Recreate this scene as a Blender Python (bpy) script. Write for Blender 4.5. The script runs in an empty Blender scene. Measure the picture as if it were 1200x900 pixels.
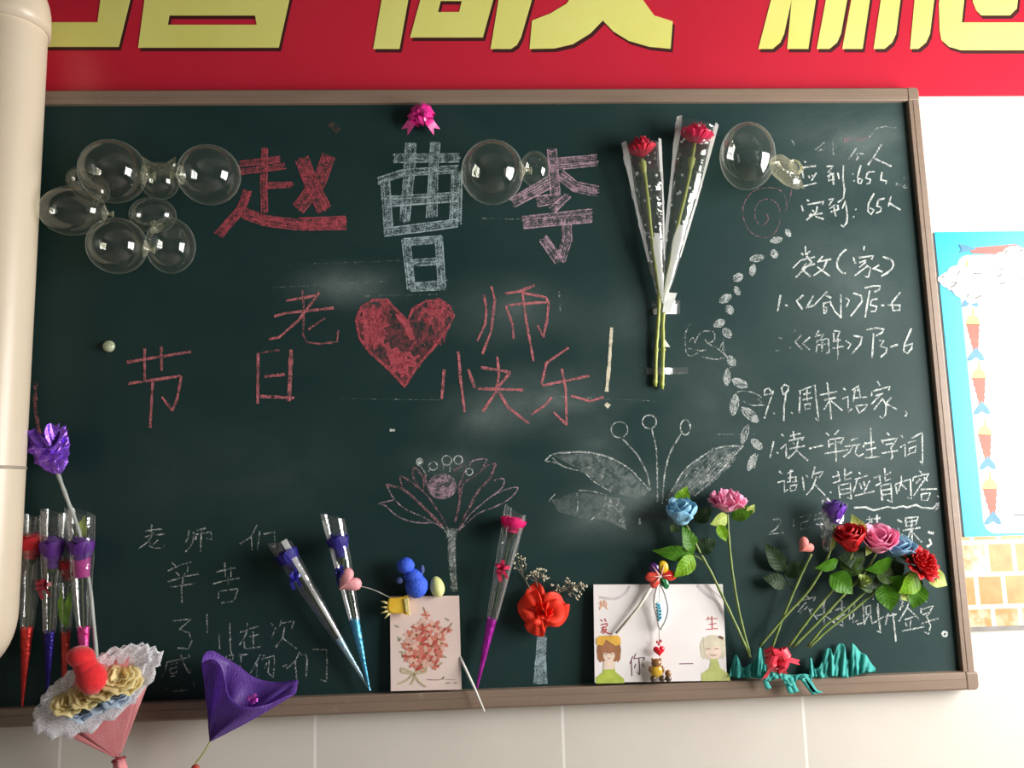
import bpy, math, random
from mathutils import Vector, Matrix

rnd = random.Random(7)
C = bpy.context.scene.collection
V = Vector

# ------------------------------------------------------------------ camera
CAM = V((0.0, -2.0, 1.40))
YAW, PITCH, ROLL = math.radians(2.8507), math.radians(7.8717), math.radians(-1.5559)
F_PX, CX, CY = 1000.0, 600.0, 450.0
fwd = V((math.sin(YAW) * math.cos(PITCH), math.cos(YAW) * math.cos(PITCH), math.sin(PITCH)))
rt0 = V((math.cos(YAW), -math.sin(YAW), 0))
up0 = rt0.cross(fwd)
rt = rt0 * math.cos(ROLL) + up0 * math.sin(ROLL)
up = up0 * math.cos(ROLL) - rt0 * math.sin(ROLL)
cd = bpy.data.cameras.new('camera')
cd.sensor_width = 36.0
cd.lens = F_PX / 1200.0 * 36.0
cd.clip_start = 0.02
co = bpy.data.objects.new('camera', cd)
C.objects.link(co)
co.matrix_world = Matrix(((rt.x, up.x, -fwd.x, CAM.x), (rt.y, up.y, -fwd.y, CAM.y), (rt.z, up.z, -fwd.z, CAM.z), (0, 0, 0, 1)))
bpy.context.scene.camera = co

# ------------------------------------------------------------------ light and exposure
S = bpy.context.scene
S.view_settings.view_transform = 'Standard'
S.view_settings.look = 'None'
S.view_settings.gamma = 1.0
S.view_settings.use_curve_mapping = False
S.view_settings.exposure = 0.0
w = bpy.data.worlds.new('world')
S.world = w
w.use_nodes = True
w.node_tree.nodes['Background'].inputs[0].default_value = (1.0, 0.97, 0.93, 1)
w.node_tree.nodes['Background'].inputs[1].default_value = 0.11


def area(name, loc, aim, sx, sy, power, col):
    l = bpy.data.lights.new(name, 'AREA')
    l.shape = 'RECTANGLE'
    l.size, l.size_y = sx, sy
    l.energy = power
    l.color = col
    o = bpy.data.objects.new(name, l)
    C.objects.link(o)
    o.location = loc
    d = (V(aim) - V(loc)).normalized()
    o.rotation_euler = d.to_track_quat('-Z', 'Y').to_euler()
    return o


# daylight entering by the windows of the right and the left wall
RX, LX, WZ = 2.35, -2.75, 1.72
area('daylight_right', (RX + 0.02, -1.10, WZ), (RX - 1, -1.10, WZ), 1.5, 1.5, 158, (1.0, 0.975, 0.94))
area('daylight_left', (LX - 0.02, -2.2, WZ), (LX + 1, -2.2, WZ), .6, 1.5, 6, (1.0, 0.96, 0.90))


# ------------------------------------------------------------------ measuring: a mark in the photo, at depth d in front of the board
def B(px, py, d=0.0):
    r = rt * ((px - CX) / F_PX) - up * ((py - CY) / F_PX) + fwd
    t = (-d - CAM.y) / r.y
    return CAM + r * t


def S_(px, py, n, d=0.0):
    return (B(px + n, py, d) - B(px, py, d)).length


# ------------------------------------------------------------------ mesh helpers
class MB:
    def __init__(s):
        s.v, s.f, s.a, s.b = [], [], [], []

    def pt(s, p, a=0.0, b=0.0):
        s.v.append(V(p)); s.a.append(a); s.b.append(b)
        return len(s.v) - 1

    def poly(s, pts):
        i = [s.pt(p) for p in pts]
        s.f.append(i)

    def grid(s, nu, nv, fn, closed_u=False, attr=None):
        o = len(s.v)
        cu = nu if closed_u else nu + 1
        for j in range(nv + 1):
            for i in range(cu):
                u, v = i / nu, j / nv
                a, b = attr(u, v) if attr else (0, 0)
                s.pt(fn(u, v), a, b)
        for j in range(nv):
            for i in range(nu):
                i2 = (i + 1) % cu
                s.f.append([o + j * cu + i, o + j * cu + i2, o + (j + 1) * cu + i2, o + (j + 1) * cu + i])

    def box(s, lo, hi):
        x0, y0, z0 = lo; x1, y1, z1 = hi
        o = len(s.v)
        for p in ((x0, y0, z0), (x1, y0, z0), (x1, y1, z0), (x0, y1, z0), (x0, y0, z1), (x1, y0, z1), (x1, y1, z1), (x0, y1, z1)):
            s.pt(p)
        for q in ((0, 3, 2, 1), (4, 5, 6, 7), (0, 1, 5, 4), (1, 2, 6, 5), (2, 3, 7, 6), (3, 0, 4, 7)):
            s.f.append([o + k for k in q])

    def prism(s, pts, y0, y1):
        """outline pts [(x, z)], from depth y0 to y1"""
        o = len(s.v); n = len(pts)
        for x, z in pts: s.pt((x, y0, z))
        for x, z in pts: s.pt((x, y1, z))
        s.f.append(list(range(o, o + n)))
        s.f.append(list(range(o + 2 * n - 1, o + n - 1, -1)))
        for i in range(n):
            j = (i + 1) % n
            s.f.append([o + i, o + n + i, o + n + j, o + j])

    def ball(s, c, rx, ry=None, rz=None, rot=None, nu=20, nv=12, wob=0.0):
        ry = rx if ry is None else ry
        rz = rx if rz is None else rz
        c = V(c)
        o = len(s.v)
        R = rot if rot else Matrix.Identity(3)
        s.pt(c + R @ V((0, 0, rz)))
        for j in range(1, nv):
            th = math.pi * j / nv
            for i in range(nu):
                ph = 2 * math.pi * i / nu
                k = 1 + (rnd.uniform(-wob, wob) if wob else 0)
                s.pt(c + R @ V((rx * k * math.sin(th) * math.cos(ph), ry * k * math.sin(th) * math.sin(ph), rz * k * math.cos(th))))
        e = s.pt(c + R @ V((0, 0, -rz)))
        for i in range(nu):
            i2 = (i + 1) % nu
            s.f.append([o, o + 1 + i, o + 1 + i2])
            for j in range(nv - 2):
                a = o + 1 + j * nu
                s.f.append([a + i, a + nu + i, a + nu + i2, a + i2])
            a = o + 1 + (nv - 2) * nu
            s.f.append([a + i, e, a + i2])

    def tube(s, pts, r, n=8, cap=True):
        pts = [V(p) for p in pts]
        m = len(pts)
        if not hasattr(r, '__len__'): r = [r] * m
        o = len(s.v)
        t = (pts[1] - pts[0]).normalized()
        x = t.orthogonal().normalized()
        for k in range(m):
            t2 = (pts[min(k + 1, m - 1)] - pts[max(k - 1, 0)]).normalized()
            x = (x - t2 * x.dot(t2)).normalized()
            y = t2.cross(x)
            for i in range(n):
                a = 2 * math.pi * i / n
                s.pt(pts[k] + (x * math.cos(a) + y * math.sin(a)) * r[k])
        for k in range(m - 1):
            for i in range(n):
                i2 = (i + 1) % n
                s.f.append([o + k * n + i, o + k * n + i2, o + (k + 1) * n + i2, o + (k + 1) * n + i])
        if cap:
            s.f.append([o + i for i in range(n - 1, -1, -1)])
            s.f.append([o + (m - 1) * n + i for i in range(n)])

    def lathe(s, c, prof, n=32, F=None):
        """prof [(r, z)] about axis z of frame F at c"""
        c = V(c); F = F or Matrix.Identity(3)
        m = len(prof) - 1
        s.grid(n, m, lambda u, v: c + F @ V((prof[round(v * m)][0] * math.cos(2 * math.pi * u), prof[round(v * m)][0] * math.sin(2 * math.pi * u), prof[round(v * m)][1])), True)


def frame(axis, ref=V((0, -1, 0))):
    z = V(axis).normalized()
    if abs(z.dot(ref)) > .97: ref = V((1, 0, 0))
    x = ref.cross(z).normalized()
    y = z.cross(x)
    return Matrix((x, y, z)).transposed()


def smooth_path(pts, n=6):
    pts = [V(p) for p in pts]
    if len(pts) < 3: return [pts[0].lerp(pts[-1], k / n) for k in range(n + 1)]
    out = []
    P = [pts[0] * 2 - pts[1]] + pts + [pts[-1] * 2 - pts[-2]]
    for i in range(1, len(P) - 2):
        a, b, c, d = P[i - 1:i + 3]
        for k in range(n):
            t = k / n
            out.append(.5 * (2 * b + (c - a) * t + (2 * a - 5 * b + 4 * c - d) * t * t + (3 * b - a - 3 * c + d) * t ** 3))
    out.append(pts[-1])
    return out


def thing(name, label, cat, loc, group=None):
    o = bpy.data.objects.new(name, None)
    C.objects.link(o)
    o.empty_display_size = .02
    o.location = loc
    o['label'] = label
    o['category'] = cat
    if group: o['group'] = group
    return o


def wloc(o):
    p = V(o.location)
    while o.parent:
        o = o.parent
        p = p + V(o.location)
    return p


def obj(name, mb, m, parent=None, smooth=True, label=None, cat=None, group=None, kind=None, solid=0.0, sub=0, bev=0.0):
    me = bpy.data.meshes.new(name)
    base = wloc(parent) if parent else None
    if base is None:
        lo = [min(p[i] for p in mb.v) for i in range(3)]
        hi = [max(p[i] for p in mb.v) for i in range(3)]
        base = V(((lo[0] + hi[0]) / 2, (lo[1] + hi[1]) / 2, lo[2]))
    me.from_pydata([tuple(p - base) for p in mb.v], [], mb.f)
    for nm, vals in (('dens', mb.a), ('along', mb.b)):
        if any(vals):
            at = me.attributes.new(nm, 'FLOAT', 'POINT')
            at.data.foreach_set('value', vals)
    me.materials.append(m)
    if smooth:
        me.polygons.foreach_set('use_smooth', [True] * len(me.polygons))
    me.update()
    o = bpy.data.objects.new(name, me)
    C.objects.link(o)
    if parent: o.parent = parent
    else: o.location = base
    if solid:
        md = o.modifiers.new('solid', 'SOLIDIFY'); md.thickness = solid; md.offset = 0
    if bev:
        md = o.modifiers.new('bevel', 'BEVEL'); md.width = bev; md.segments = 2; md.limit_method = 'ANGLE'
    if sub:
        md = o.modifiers.new('sub', 'SUBSURF'); md.levels = sub; md.render_levels = sub
    if label: o['label'] = label
    if cat: o['category'] = cat
    if group: o['group'] = group
    if kind: o['kind'] = kind
    return o


# ------------------------------------------------------------------ materials
def srgb(r, g, b):
    f = lambda c: (c / 255 / 12.92) if c / 255 <= .04045 else ((c / 255 + .055) / 1.055) ** 2.4
    return (f(r), f(g), f(b), 1)


class NT:
    def __init__(s, name):
        s.m = bpy.data.materials.new(name)
        s.m.use_nodes = True
        s.t = s.m.node_tree
        s.t.nodes.clear()
        s.out = s.t.nodes.new('ShaderNodeOutputMaterial')

    def n(s, typ, ins=None, **kw):
        nd = s.t.nodes.new('ShaderNode' + typ)
        for k, v in kw.items(): setattr(nd, k, v)
        for k, v in (ins or {}).items():
            if hasattr(v, 'is_linked'): s.t.links.new(v, nd.inputs[k])
            else: nd.inputs[k].default_value = v
        return nd

    def link(s, a, b): s.t.links.new(a, b)

    def math(s, op, a, b=0.5, clamp=False):
        nd = s.n('Math', {0: a, 1: b}, operation=op)
        nd.use_clamp = clamp
        return nd.outputs[0]

    def mix(s, fac, a, b):
        nd = s.n('Mix', data_type='RGBA')
        for i, v in ((0, fac), (6, a), (7, b)):
            if hasattr(v, 'is_linked'): s.t.links.new(v, nd.inputs[i])
            else: nd.inputs[i].default_value = v
        return nd.outputs[2]

    def obj(s): return s.n('TexCoord').outputs['Object']

    def noise(s, scale, detail=3, vec=None, rough=.5, dist=0):
        return s.n('TexNoise', {'Vector': vec or s.obj(), 'Scale': scale, 'Detail': detail, 'Roughness': rough, 'Distortion': dist}).outputs[0]

    def done(s, sh):
        s.t.links.new(sh, s.out.inputs[0])
        return s.m


def mat(name, c, rough=.5, spec=.5, metal=0.0, c2=None, nscale=40, bump=0.0, bscale=200, trans=0.0, sheen=0.0):
    """plain procedural surface; c2 = second tone mixed in by noise; trans = light passing through thin stuff"""
    t = NT(name)
    col = srgb(*c)
    n1 = t.noise(nscale, 4)
    k = t.math('MULTIPLY_ADD', n1, 2.2); t.t.nodes[-1].inputs[2].default_value = -.6; t.t.nodes[-1].use_clamp = True
    colr = t.mix(k, col, srgb(*(c2 or tuple(x * .86 for x in c))))
    p = t.n('BsdfPrincipled', {'Base Color': colr, 'Roughness': rough, 'Metallic': metal, 'Specular IOR Level': spec})
    if sheen: p.inputs['Sheen Weight'].default_value = sheen
    if bump:
        bn = t.n('Bump', {'Strength': bump, 'Distance': .002, 'Height': t.noise(bscale, 3)})
        t.link(bn.outputs[0], p.inputs['Normal'])
    sh = p.outputs[0]
    if trans:
        tr = t.n('BsdfTranslucent', {'Color': colr})
        sh = t.n('MixShader', {0: trans, 1: sh, 2: tr.outputs[0]}).outputs[0]
    return t.done(sh)


def film(name, tint=(1, 1, 1), base=.10, rim=.45, haze=.0, rough=.07, bump=.25, bscale=60, dots=False, edge=3.0, rimhaze=.12, hazecol=(.85, .85, .83, 1)):
    """clear thin plastic: mostly see-through, mirror-like sheen, milky at grazing angles"""
    t = NT(name)
    bn = t.n('Bump', {'Strength': bump, 'Distance': .004, 'Height': t.noise(bscale, 2)}).outputs[0] if bump else None
    lw = t.n('LayerWeight', {'Blend': .35})
    if bn: t.link(bn, lw.inputs['Normal'])
    face = t.math('POWER', lw.outputs['Facing'], 2.5)
    k = t.math('MULTIPLY_ADD', face, rim); t.t.nodes[-1].inputs[2].default_value = base; t.t.nodes[-1].use_clamp = True
    gl = t.n('BsdfGlossy', {'Color': (1, 1, 1, 1), 'Roughness': rough})
    if bn: t.link(bn, gl.inputs['Normal'])
    tr = t.n('BsdfTransparent', {'Color': (*tint, 1)})
    sh = t.n('MixShader', {0: k, 1: tr.outputs[0], 2: gl.outputs[0]}).outputs[0]
    df = t.n('BsdfDiffuse', {'Color': hazecol})
    hz = t.math('MULTIPLY_ADD', t.math('POWER', lw.outputs['Facing'], edge), rimhaze); t.t.nodes[-1].inputs[2].default_value = haze; t.t.nodes[-1].use_clamp = True
    if dots:
        vo = t.n('TexVoronoi', {'Vector': t.obj(), 'Scale': 42.0, 'Randomness': .9})
        dt = t.math('LESS_THAN', vo.outputs['Distance'], .15)
        hz = t.math('MAXIMUM', hz, t.math('MULTIPLY', dt, .75))
    tl = t.n('BsdfTranslucent', {'Color': hazecol})
    d2 = t.n('MixShader', {0: .5, 1: df.outputs[0], 2: tl.outputs[0]})
    sh = t.n('MixShader', {0: hz, 1: sh, 2: d2.outputs[0]}).outputs[0]
    return t.done(sh)


def chalk(name, c, scale=620.0):
    t = NT(name)
    at = t.n('Attribute', attribute_name='dens').outputs['Fac']
    n1 = t.noise(scale, 3)
    n2 = t.noise(60, 2)
    nn = t.math('MULTIPLY_ADD', n2, .45); t.t.nodes[-1].inputs[2].default_value = -.225
    s1 = t.math('ADD', n1, nn)
    th = t.math('MULTIPLY_ADD', at, -.5); t.t.nodes[-1].inputs[2].default_value = .76
    a = t.math('MULTIPLY', t.math('MULTIPLY', t.math('SUBTRACT', s1, th), 4.2, True), .84)
    d = t.n('BsdfDiffuse', {'Color': srgb(*c)})
    tr = t.n('BsdfTransparent')
    return t.done(t.n('MixShader', {0: a, 1: tr.outputs[0], 2: d.outputs[0]}).outputs[0])


def dustmat(name, c):
    t = NT(name)
    at = t.n('Attribute', attribute_name='dens').outputs['Fac']
    n1 = t.noise(55, 5, rough=.7, dist=.8)
    k = t.math('MULTIPLY_ADD', n1, 4.2); t.t.nodes[-1].inputs[2].default_value = -1.65; t.t.nodes[-1].use_clamp = True
    k = t.math('MULTIPLY', t.math('MULTIPLY_ADD', t.noise(600, 2), .8), k); 
    a = t.math('MULTIPLY', k, at, True)
    d = t.n('BsdfDiffuse', {'Color': srgb(*c)})
    return t.done(t.n('MixShader', {0: a, 1: t.n('BsdfTransparent').outputs[0], 2: d.outputs[0]}).outputs[0])


def leafmat(name, c, c2, rough=.4):
    t = NT(name)
    s = t.n('Attribute', attribute_name='dens').outputs['Fac']
    l = t.n('Attribute', attribute_name='along').outputs['Fac']
    rib = t.math('LESS_THAN', s, .07)
    w = t.math('SINE', t.math('SUBTRACT', t.math('MULTIPLY', l, 46.0), t.math('MULTIPLY', s, 9.0)))
    vein = t.math('GREATER_THAN', w, .93)
    k = t.math('MULTIPLY', t.math('MAXIMUM', rib, t.math('MULTIPLY', vein, .6)), .26)
    n1 = t.math('MULTIPLY_ADD', t.noise(45, 3), 2.0); t.t.nodes[-1].inputs[2].default_value = -.5; t.t.nodes[-1].use_clamp = True
    base = t.mix(n1, srgb(*c), srgb(*c2))
    lite = tuple(min(255, x * 1.35 + 18) for x in c)
    col = t.mix(k, base, srgb(*lite))
    bn = t.n('Bump', {'Strength': .22, 'Distance': .0008, 'Height': w})
    p = t.n('BsdfPrincipled', {'Base Color': col, 'Roughness': rough, 'Specular IOR Level': .22, 'Normal': bn.outputs[0]})
    tr = t.n('BsdfTranslucent', {'Color': col})
    return t.done(t.n('MixShader', {0: .3, 1: p.outputs[0], 2: tr.outputs[0]}).outputs[0])
# ================================================================== SETTING
WY = 0.022                                   # wall surface
Zceil = 3.2
M_paint = mat('wall_paint', (236, 233, 226), .7, .3, c2=(228, 225, 217), nscale=8)
M_floor = mat('floor_terrazzo', (172, 164, 152), .5, c2=(150, 144, 136), nscale=60)
M_ceil = mat('ceiling_grey', (88, 86, 83), .8)
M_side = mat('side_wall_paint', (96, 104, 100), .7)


def struct(name, mb, m, **k):
    return obj(name, mb, m, smooth=False, kind='structure', **k)


mb = MB(); mb.box((LX, WY, 0), (RX, WY + .15, Zceil)); struct('wall_back', mb, M_paint)
mb = MB(); mb.box((LX - .15, -5, -.1), (RX + .15, WY + .15, 0)); struct('floor', mb, M_floor)
mb = MB(); mb.box((LX - .15, -5, Zceil), (RX + .15, WY + .15, Zceil + .1)); struct('ceiling', mb, M_ceil)


def side_wall(name, x0, x1, yc):
    mb = MB()
    ya, yb, za, zb = yc - .8, yc + .8, WZ - .8, WZ + .8
    for lo, hi in (((x0, -5, 0), (x1, ya, Zceil)), ((x0, yb, 0), (x1, WY, Zceil)), ((x0, ya, 0), (x1, yb, za)), ((x0, ya, zb), (x1, yb, Zceil))):
        mb.box(lo, hi)
    struct(name, mb, M_side)
    return ya, yb, za, zb


M_wf = mat('window_frame_white', (225, 225, 222), .35)
for nm, x0, x1, yc, num in (('wall_right', RX, RX + .15, -1.1, 1), ('wall_left', LX - .15, LX, -2.2, 2)):
    ya, yb, za, zb = side_wall(nm, x0, x1, yc)
    mb = MB()
    xa, xb = (RX - .02, RX + .012) if num == 1 else (LX - .012, LX + .02)
    e = .05
    for lo, hi in (((xa, ya, za), (xb, ya + e, zb)), ((xa, yb - e, za), (xb, yb, zb)), ((xa, ya, za), (xb, yb, za + e)), ((xa, ya, zb - e), (xb, yb, zb)),
                   ((xa, yc - .03, za), (xb, yc + .03, zb)), ((xa, ya, zb - .5), (xb, yb, zb - .46))):
        mb.box(lo, hi)
    struct('window_%d' % num, mb, M_wf)

# ------- tiled lower wall with its decorated border row
z_band0 = B(1170, 736, -WY).z
z_band1 = B(1170, 628, -WY).z
t = NT('beige_wall_tile')
xg = [B(x, 870, -WY).x for x in (372, 660, 945)]
tw = (xg[2] - xg[0]) / 2
tc = t.n('SeparateXYZ', {0: t.n('NewGeometry').outputs['Position']})
fx = t.math('FRACT', t.math('DIVIDE', t.math('SUBTRACT', tc.outputs[0], xg[1] - 20 * tw), tw))
fx = t.math('MULTIPLY', t.math('MINIMUM', fx, t.math('SUBTRACT', 1.0, fx)), tw)
fz = t.math('FRACT', t.math('DIVIDE', t.math('SUBTRACT', z_band0 + 20 * .4, tc.outputs[2]), .4))
fz = t.math('MULTIPLY', t.math('MINIMUM', fz, t.math('SUBTRACT', 1.0, fz)), .4)
g = t.math('LESS_THAN', t.math('MINIMUM', fx, fz), .0032)
base = t.mix(t.noise(5, 4), srgb(214, 205, 195), srgb(226, 221, 212))
col = t.mix(g, base, srgb(246, 242, 236))
bp = t.n('Bump', {'Strength': .3, 'Distance': .001, 'Height': g}); bp.invert = True
M_tile = t.done(t.n('BsdfPrincipled', {'Base Color': col, 'Roughness': .28, 'Normal': bp.outputs[0]}).outputs[0])
mb = MB(); mb.box((LX, WY - .006, 0), (RX, WY, z_band0)); struct('trim_1', mb, M_tile)

t = NT('border_tile_orange')
pos = t.n('NewGeometry').outputs['Position']
sp = t.n('SeparateXYZ', {0: pos})
cell = t.n('TexBrick', {'Vector': t.n('CombineXYZ', {0: sp.outputs[0], 1: sp.outputs[2], 2: 0.0}).outputs[0], 'Scale': 1.0, 'Brick Width': .066, 'Row Height': .075, 'Mortar Size': .006, 'Color1': (0.08, 0.08, 0.08, 1), 'Color2': (.95, .95, .95, 1), 'Mortar': (0, 0, 0, 1), 'Mortar Smooth': .3})
no = t.noise(13, 5, vec=pos, rough=.65)
k = t.math('MULTIPLY', t.math('SUBTRACT', t.math('MULTIPLY', t.math('ADD', cell.outputs[0], .55), no), .27), 6.0, True)
k = t.math('MULTIPLY', k, t.math('SUBTRACT', 1.0, cell.outputs[1]), True)
oc = t.mix(t.noise(30, 4, vec=pos), srgb(198, 104, 44), srgb(224, 166, 104))
col = t.mix(k, srgb(226, 214, 192), oc)
M_bord = t.done(t.n('BsdfPrincipled', {'Base Color': col, 'Roughness': .35}).outputs[0])
mb = MB(); mb.box((LX, WY - .008, z_band0 + .004), (RX, WY, z_band1)); struct('trim_2', mb, M_bord)
M_sill = mat('border_edge_grey', (140, 136, 132), .4)
mb = MB(); mb.box((LX, WY - .011, z_band0 - .004), (RX, WY, z_band0 + .006)); struct('trim_3', mb, M_sill)

# ================================================================== BLACKBOARD
FB, FT = .024, .014                          # how far the rails stand out
xi1 = (B(1062, 121).x + B(1124, 787).x) / 2
zi1 = B(560, 122.5).z
zi0 = (B(1124, 787).z + B(450, 810).z) / 2
xo1 = (B(1076, 104, FT).x + B(1145, 800, FT).x) / 2
zo1 = (B(60, 106, FT).z + B(1060, 101.5, FT).z) / 2
zo0 = (B(60, 851, FB).z + B(1130, 809, FB).z) / 2
xi0 = -1.12
xo0 = xi0 - (xo1 - xi1)
board = thing('blackboard', 'dark green classroom blackboard with brown frame covered in chalk writing', 'blackboard', ((xi0 + xi1) / 2, 0, zo0))

t = NT('board_green')
ob = t.n('NewGeometry').outputs['Position']
mp = t.n('Mapping', {'Vector': ob, 'Scale': (.8, 1, 1.2)}).outputs[0]
streak = t.noise(5, 5, vec=mp, rough=.6, dist=.6)
grain = t.noise(230, 2, vec=ob)
acc = None
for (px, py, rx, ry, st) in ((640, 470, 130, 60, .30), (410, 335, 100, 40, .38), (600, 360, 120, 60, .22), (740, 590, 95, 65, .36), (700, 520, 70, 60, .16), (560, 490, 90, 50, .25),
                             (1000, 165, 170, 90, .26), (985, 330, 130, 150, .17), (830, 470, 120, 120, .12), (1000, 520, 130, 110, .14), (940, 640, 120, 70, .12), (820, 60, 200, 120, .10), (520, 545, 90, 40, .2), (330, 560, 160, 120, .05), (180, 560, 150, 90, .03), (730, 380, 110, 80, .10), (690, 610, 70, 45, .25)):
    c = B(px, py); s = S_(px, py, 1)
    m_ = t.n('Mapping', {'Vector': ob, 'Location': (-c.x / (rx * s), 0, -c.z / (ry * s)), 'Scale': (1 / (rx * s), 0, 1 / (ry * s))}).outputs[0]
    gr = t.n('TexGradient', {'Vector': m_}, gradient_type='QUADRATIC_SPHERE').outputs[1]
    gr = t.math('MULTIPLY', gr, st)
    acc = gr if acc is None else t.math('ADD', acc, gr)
tex = t.math('MULTIPLY_ADD', streak, 2.0); t.t.nodes[-1].inputs[2].default_value = -.35; t.t.nodes[-1].use_clamp = True
acc = t.math('MULTIPLY', t.math('ADD', acc, .02), tex)
acc = t.math('MULTIPLY', acc, t.math('MULTIPLY_ADD', grain, .8), True)
t.t.nodes[-2].inputs[2].default_value = .45
col = t.mix(acc, srgb(21, 49, 48), srgb(184, 200, 196))
rg = t.math('MULTIPLY_ADD', acc, .5); t.t.nodes[-1].inputs[2].default_value = .52
M_board = t.done(t.n('BsdfPrincipled', {'Base Color': col, 'Roughness': rg, 'Specular IOR Level': .22}).outputs[0])
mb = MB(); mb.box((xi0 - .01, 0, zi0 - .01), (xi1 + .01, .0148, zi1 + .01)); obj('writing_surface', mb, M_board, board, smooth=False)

t = NT('brown_frame')
pos = t.n('NewGeometry').outputs['Position']
gn = t.noise(9, 5, vec=t.n('Mapping', {'Vector': pos, 'Scale': (.5, 1, 6)}).outputs[0])
scr = t.math('MULTIPLY', t.math('SUBTRACT', t.noise(22, 5, vec=pos, rough=.7), .62), 6.0, True)
col = t.mix(gn, srgb(123, 104, 90), srgb(147, 127, 110))
col = t.mix(t.math('MULTIPLY', scr, .35), col, srgb(196, 184, 170))
M_frame = t.done(t.n('BsdfPrincipled', {'Base Color': col, 'Roughness': .42}).outputs[0])


def rail(name, a0, a1, inner, outer, horiz, fd):
    prof = [(0, .0001), (0, .027), (.06, .029), (.36, .0295), (.375, .0288), (.40, .0288), (.415, .030), (.88, .030), (.96, .028), (1, .026), (1, -.015), (0, -.015)]
    pts = [(inner + (outer - inner) * u, max(.0001, d - .03 + fd) if d > 0 else d) for u, d in prof]
    mb = MB(); n = len(pts)
    for a in (a0, a1):
        for p, d in pts:
            mb.pt((a, -d, p) if horiz else (p, -d, a))
    for i in range(n):
        j = (i + 1) % n
        mb.f.append([i, j, n + j, n + i])
    mb.f.append(list(range(n))); mb.f.append(list(range(2 * n - 1, n - 1, -1)))
    return obj(name, mb, M_frame, board, smooth=False)


rail('bottom_rail', xi0, xi1, zi0, zo0, True, FB)
rail('top_rail', xi0, xi1, zi1, zo1, True, FT)
rail('right_rail', zi0, zi1, xi1, xo1, False, FT)
rail('left_rail', zi0, zi1, xi0, xo0, False, FT)
for (xa, xb, za, zb) in ((xi1, xo1, zi1, zo1), (xi1, xo1, zi0, zo0), (xi0, xo0, zi1, zo1), (xi0, xo0, zi0, zo0)):
    mb = MB(); k = 5; r = .72
    pts = [(xa, za), (xb, za)]
    for i in range(k + 1):
        a = math.pi / 2 * i / k
        pts.append((xb + (xa - xb) * .35 * (1 - math.cos(a)), zb + (za - zb) * .35 * (1 - math.sin(a))))
    pts.append((xa, zb))
    mb.prism(pts, -(FB if za == zi0 else FT) - .0005, .015)
    obj('corner_cap', mb, M_frame, board, smooth=False, bev=.003)

# ------------------------------------------------------------------ chalk
CH = {
    'red': chalk('chalk_red', (204, 96, 108)), 'pink': chalk('chalk_pink', (216, 128, 134)), 'blue': chalk('chalk_pale_blue', (188, 210, 216)),
    'mauve': chalk('chalk_mauve', (206, 174, 190)), 'white': chalk('chalk_white', (226, 232, 228)), 'cream': chalk('chalk_cream', (240, 232, 205)),
    'dull': chalk('chalk_dull_rose', (176, 130, 140)), 'brown': chalk('chalk_brown', (120, 92, 84)),
}
DUST = {'red': dustmat('dust_red', (190, 90, 100)), 'white': dustmat('dust_white', (214, 222, 218)), 'mauve': dustmat('dust_mauve', (190, 160, 176)), 'blue': dustmat('dust_blue', (176, 200, 208))}
chalk_n = [0]


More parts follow.
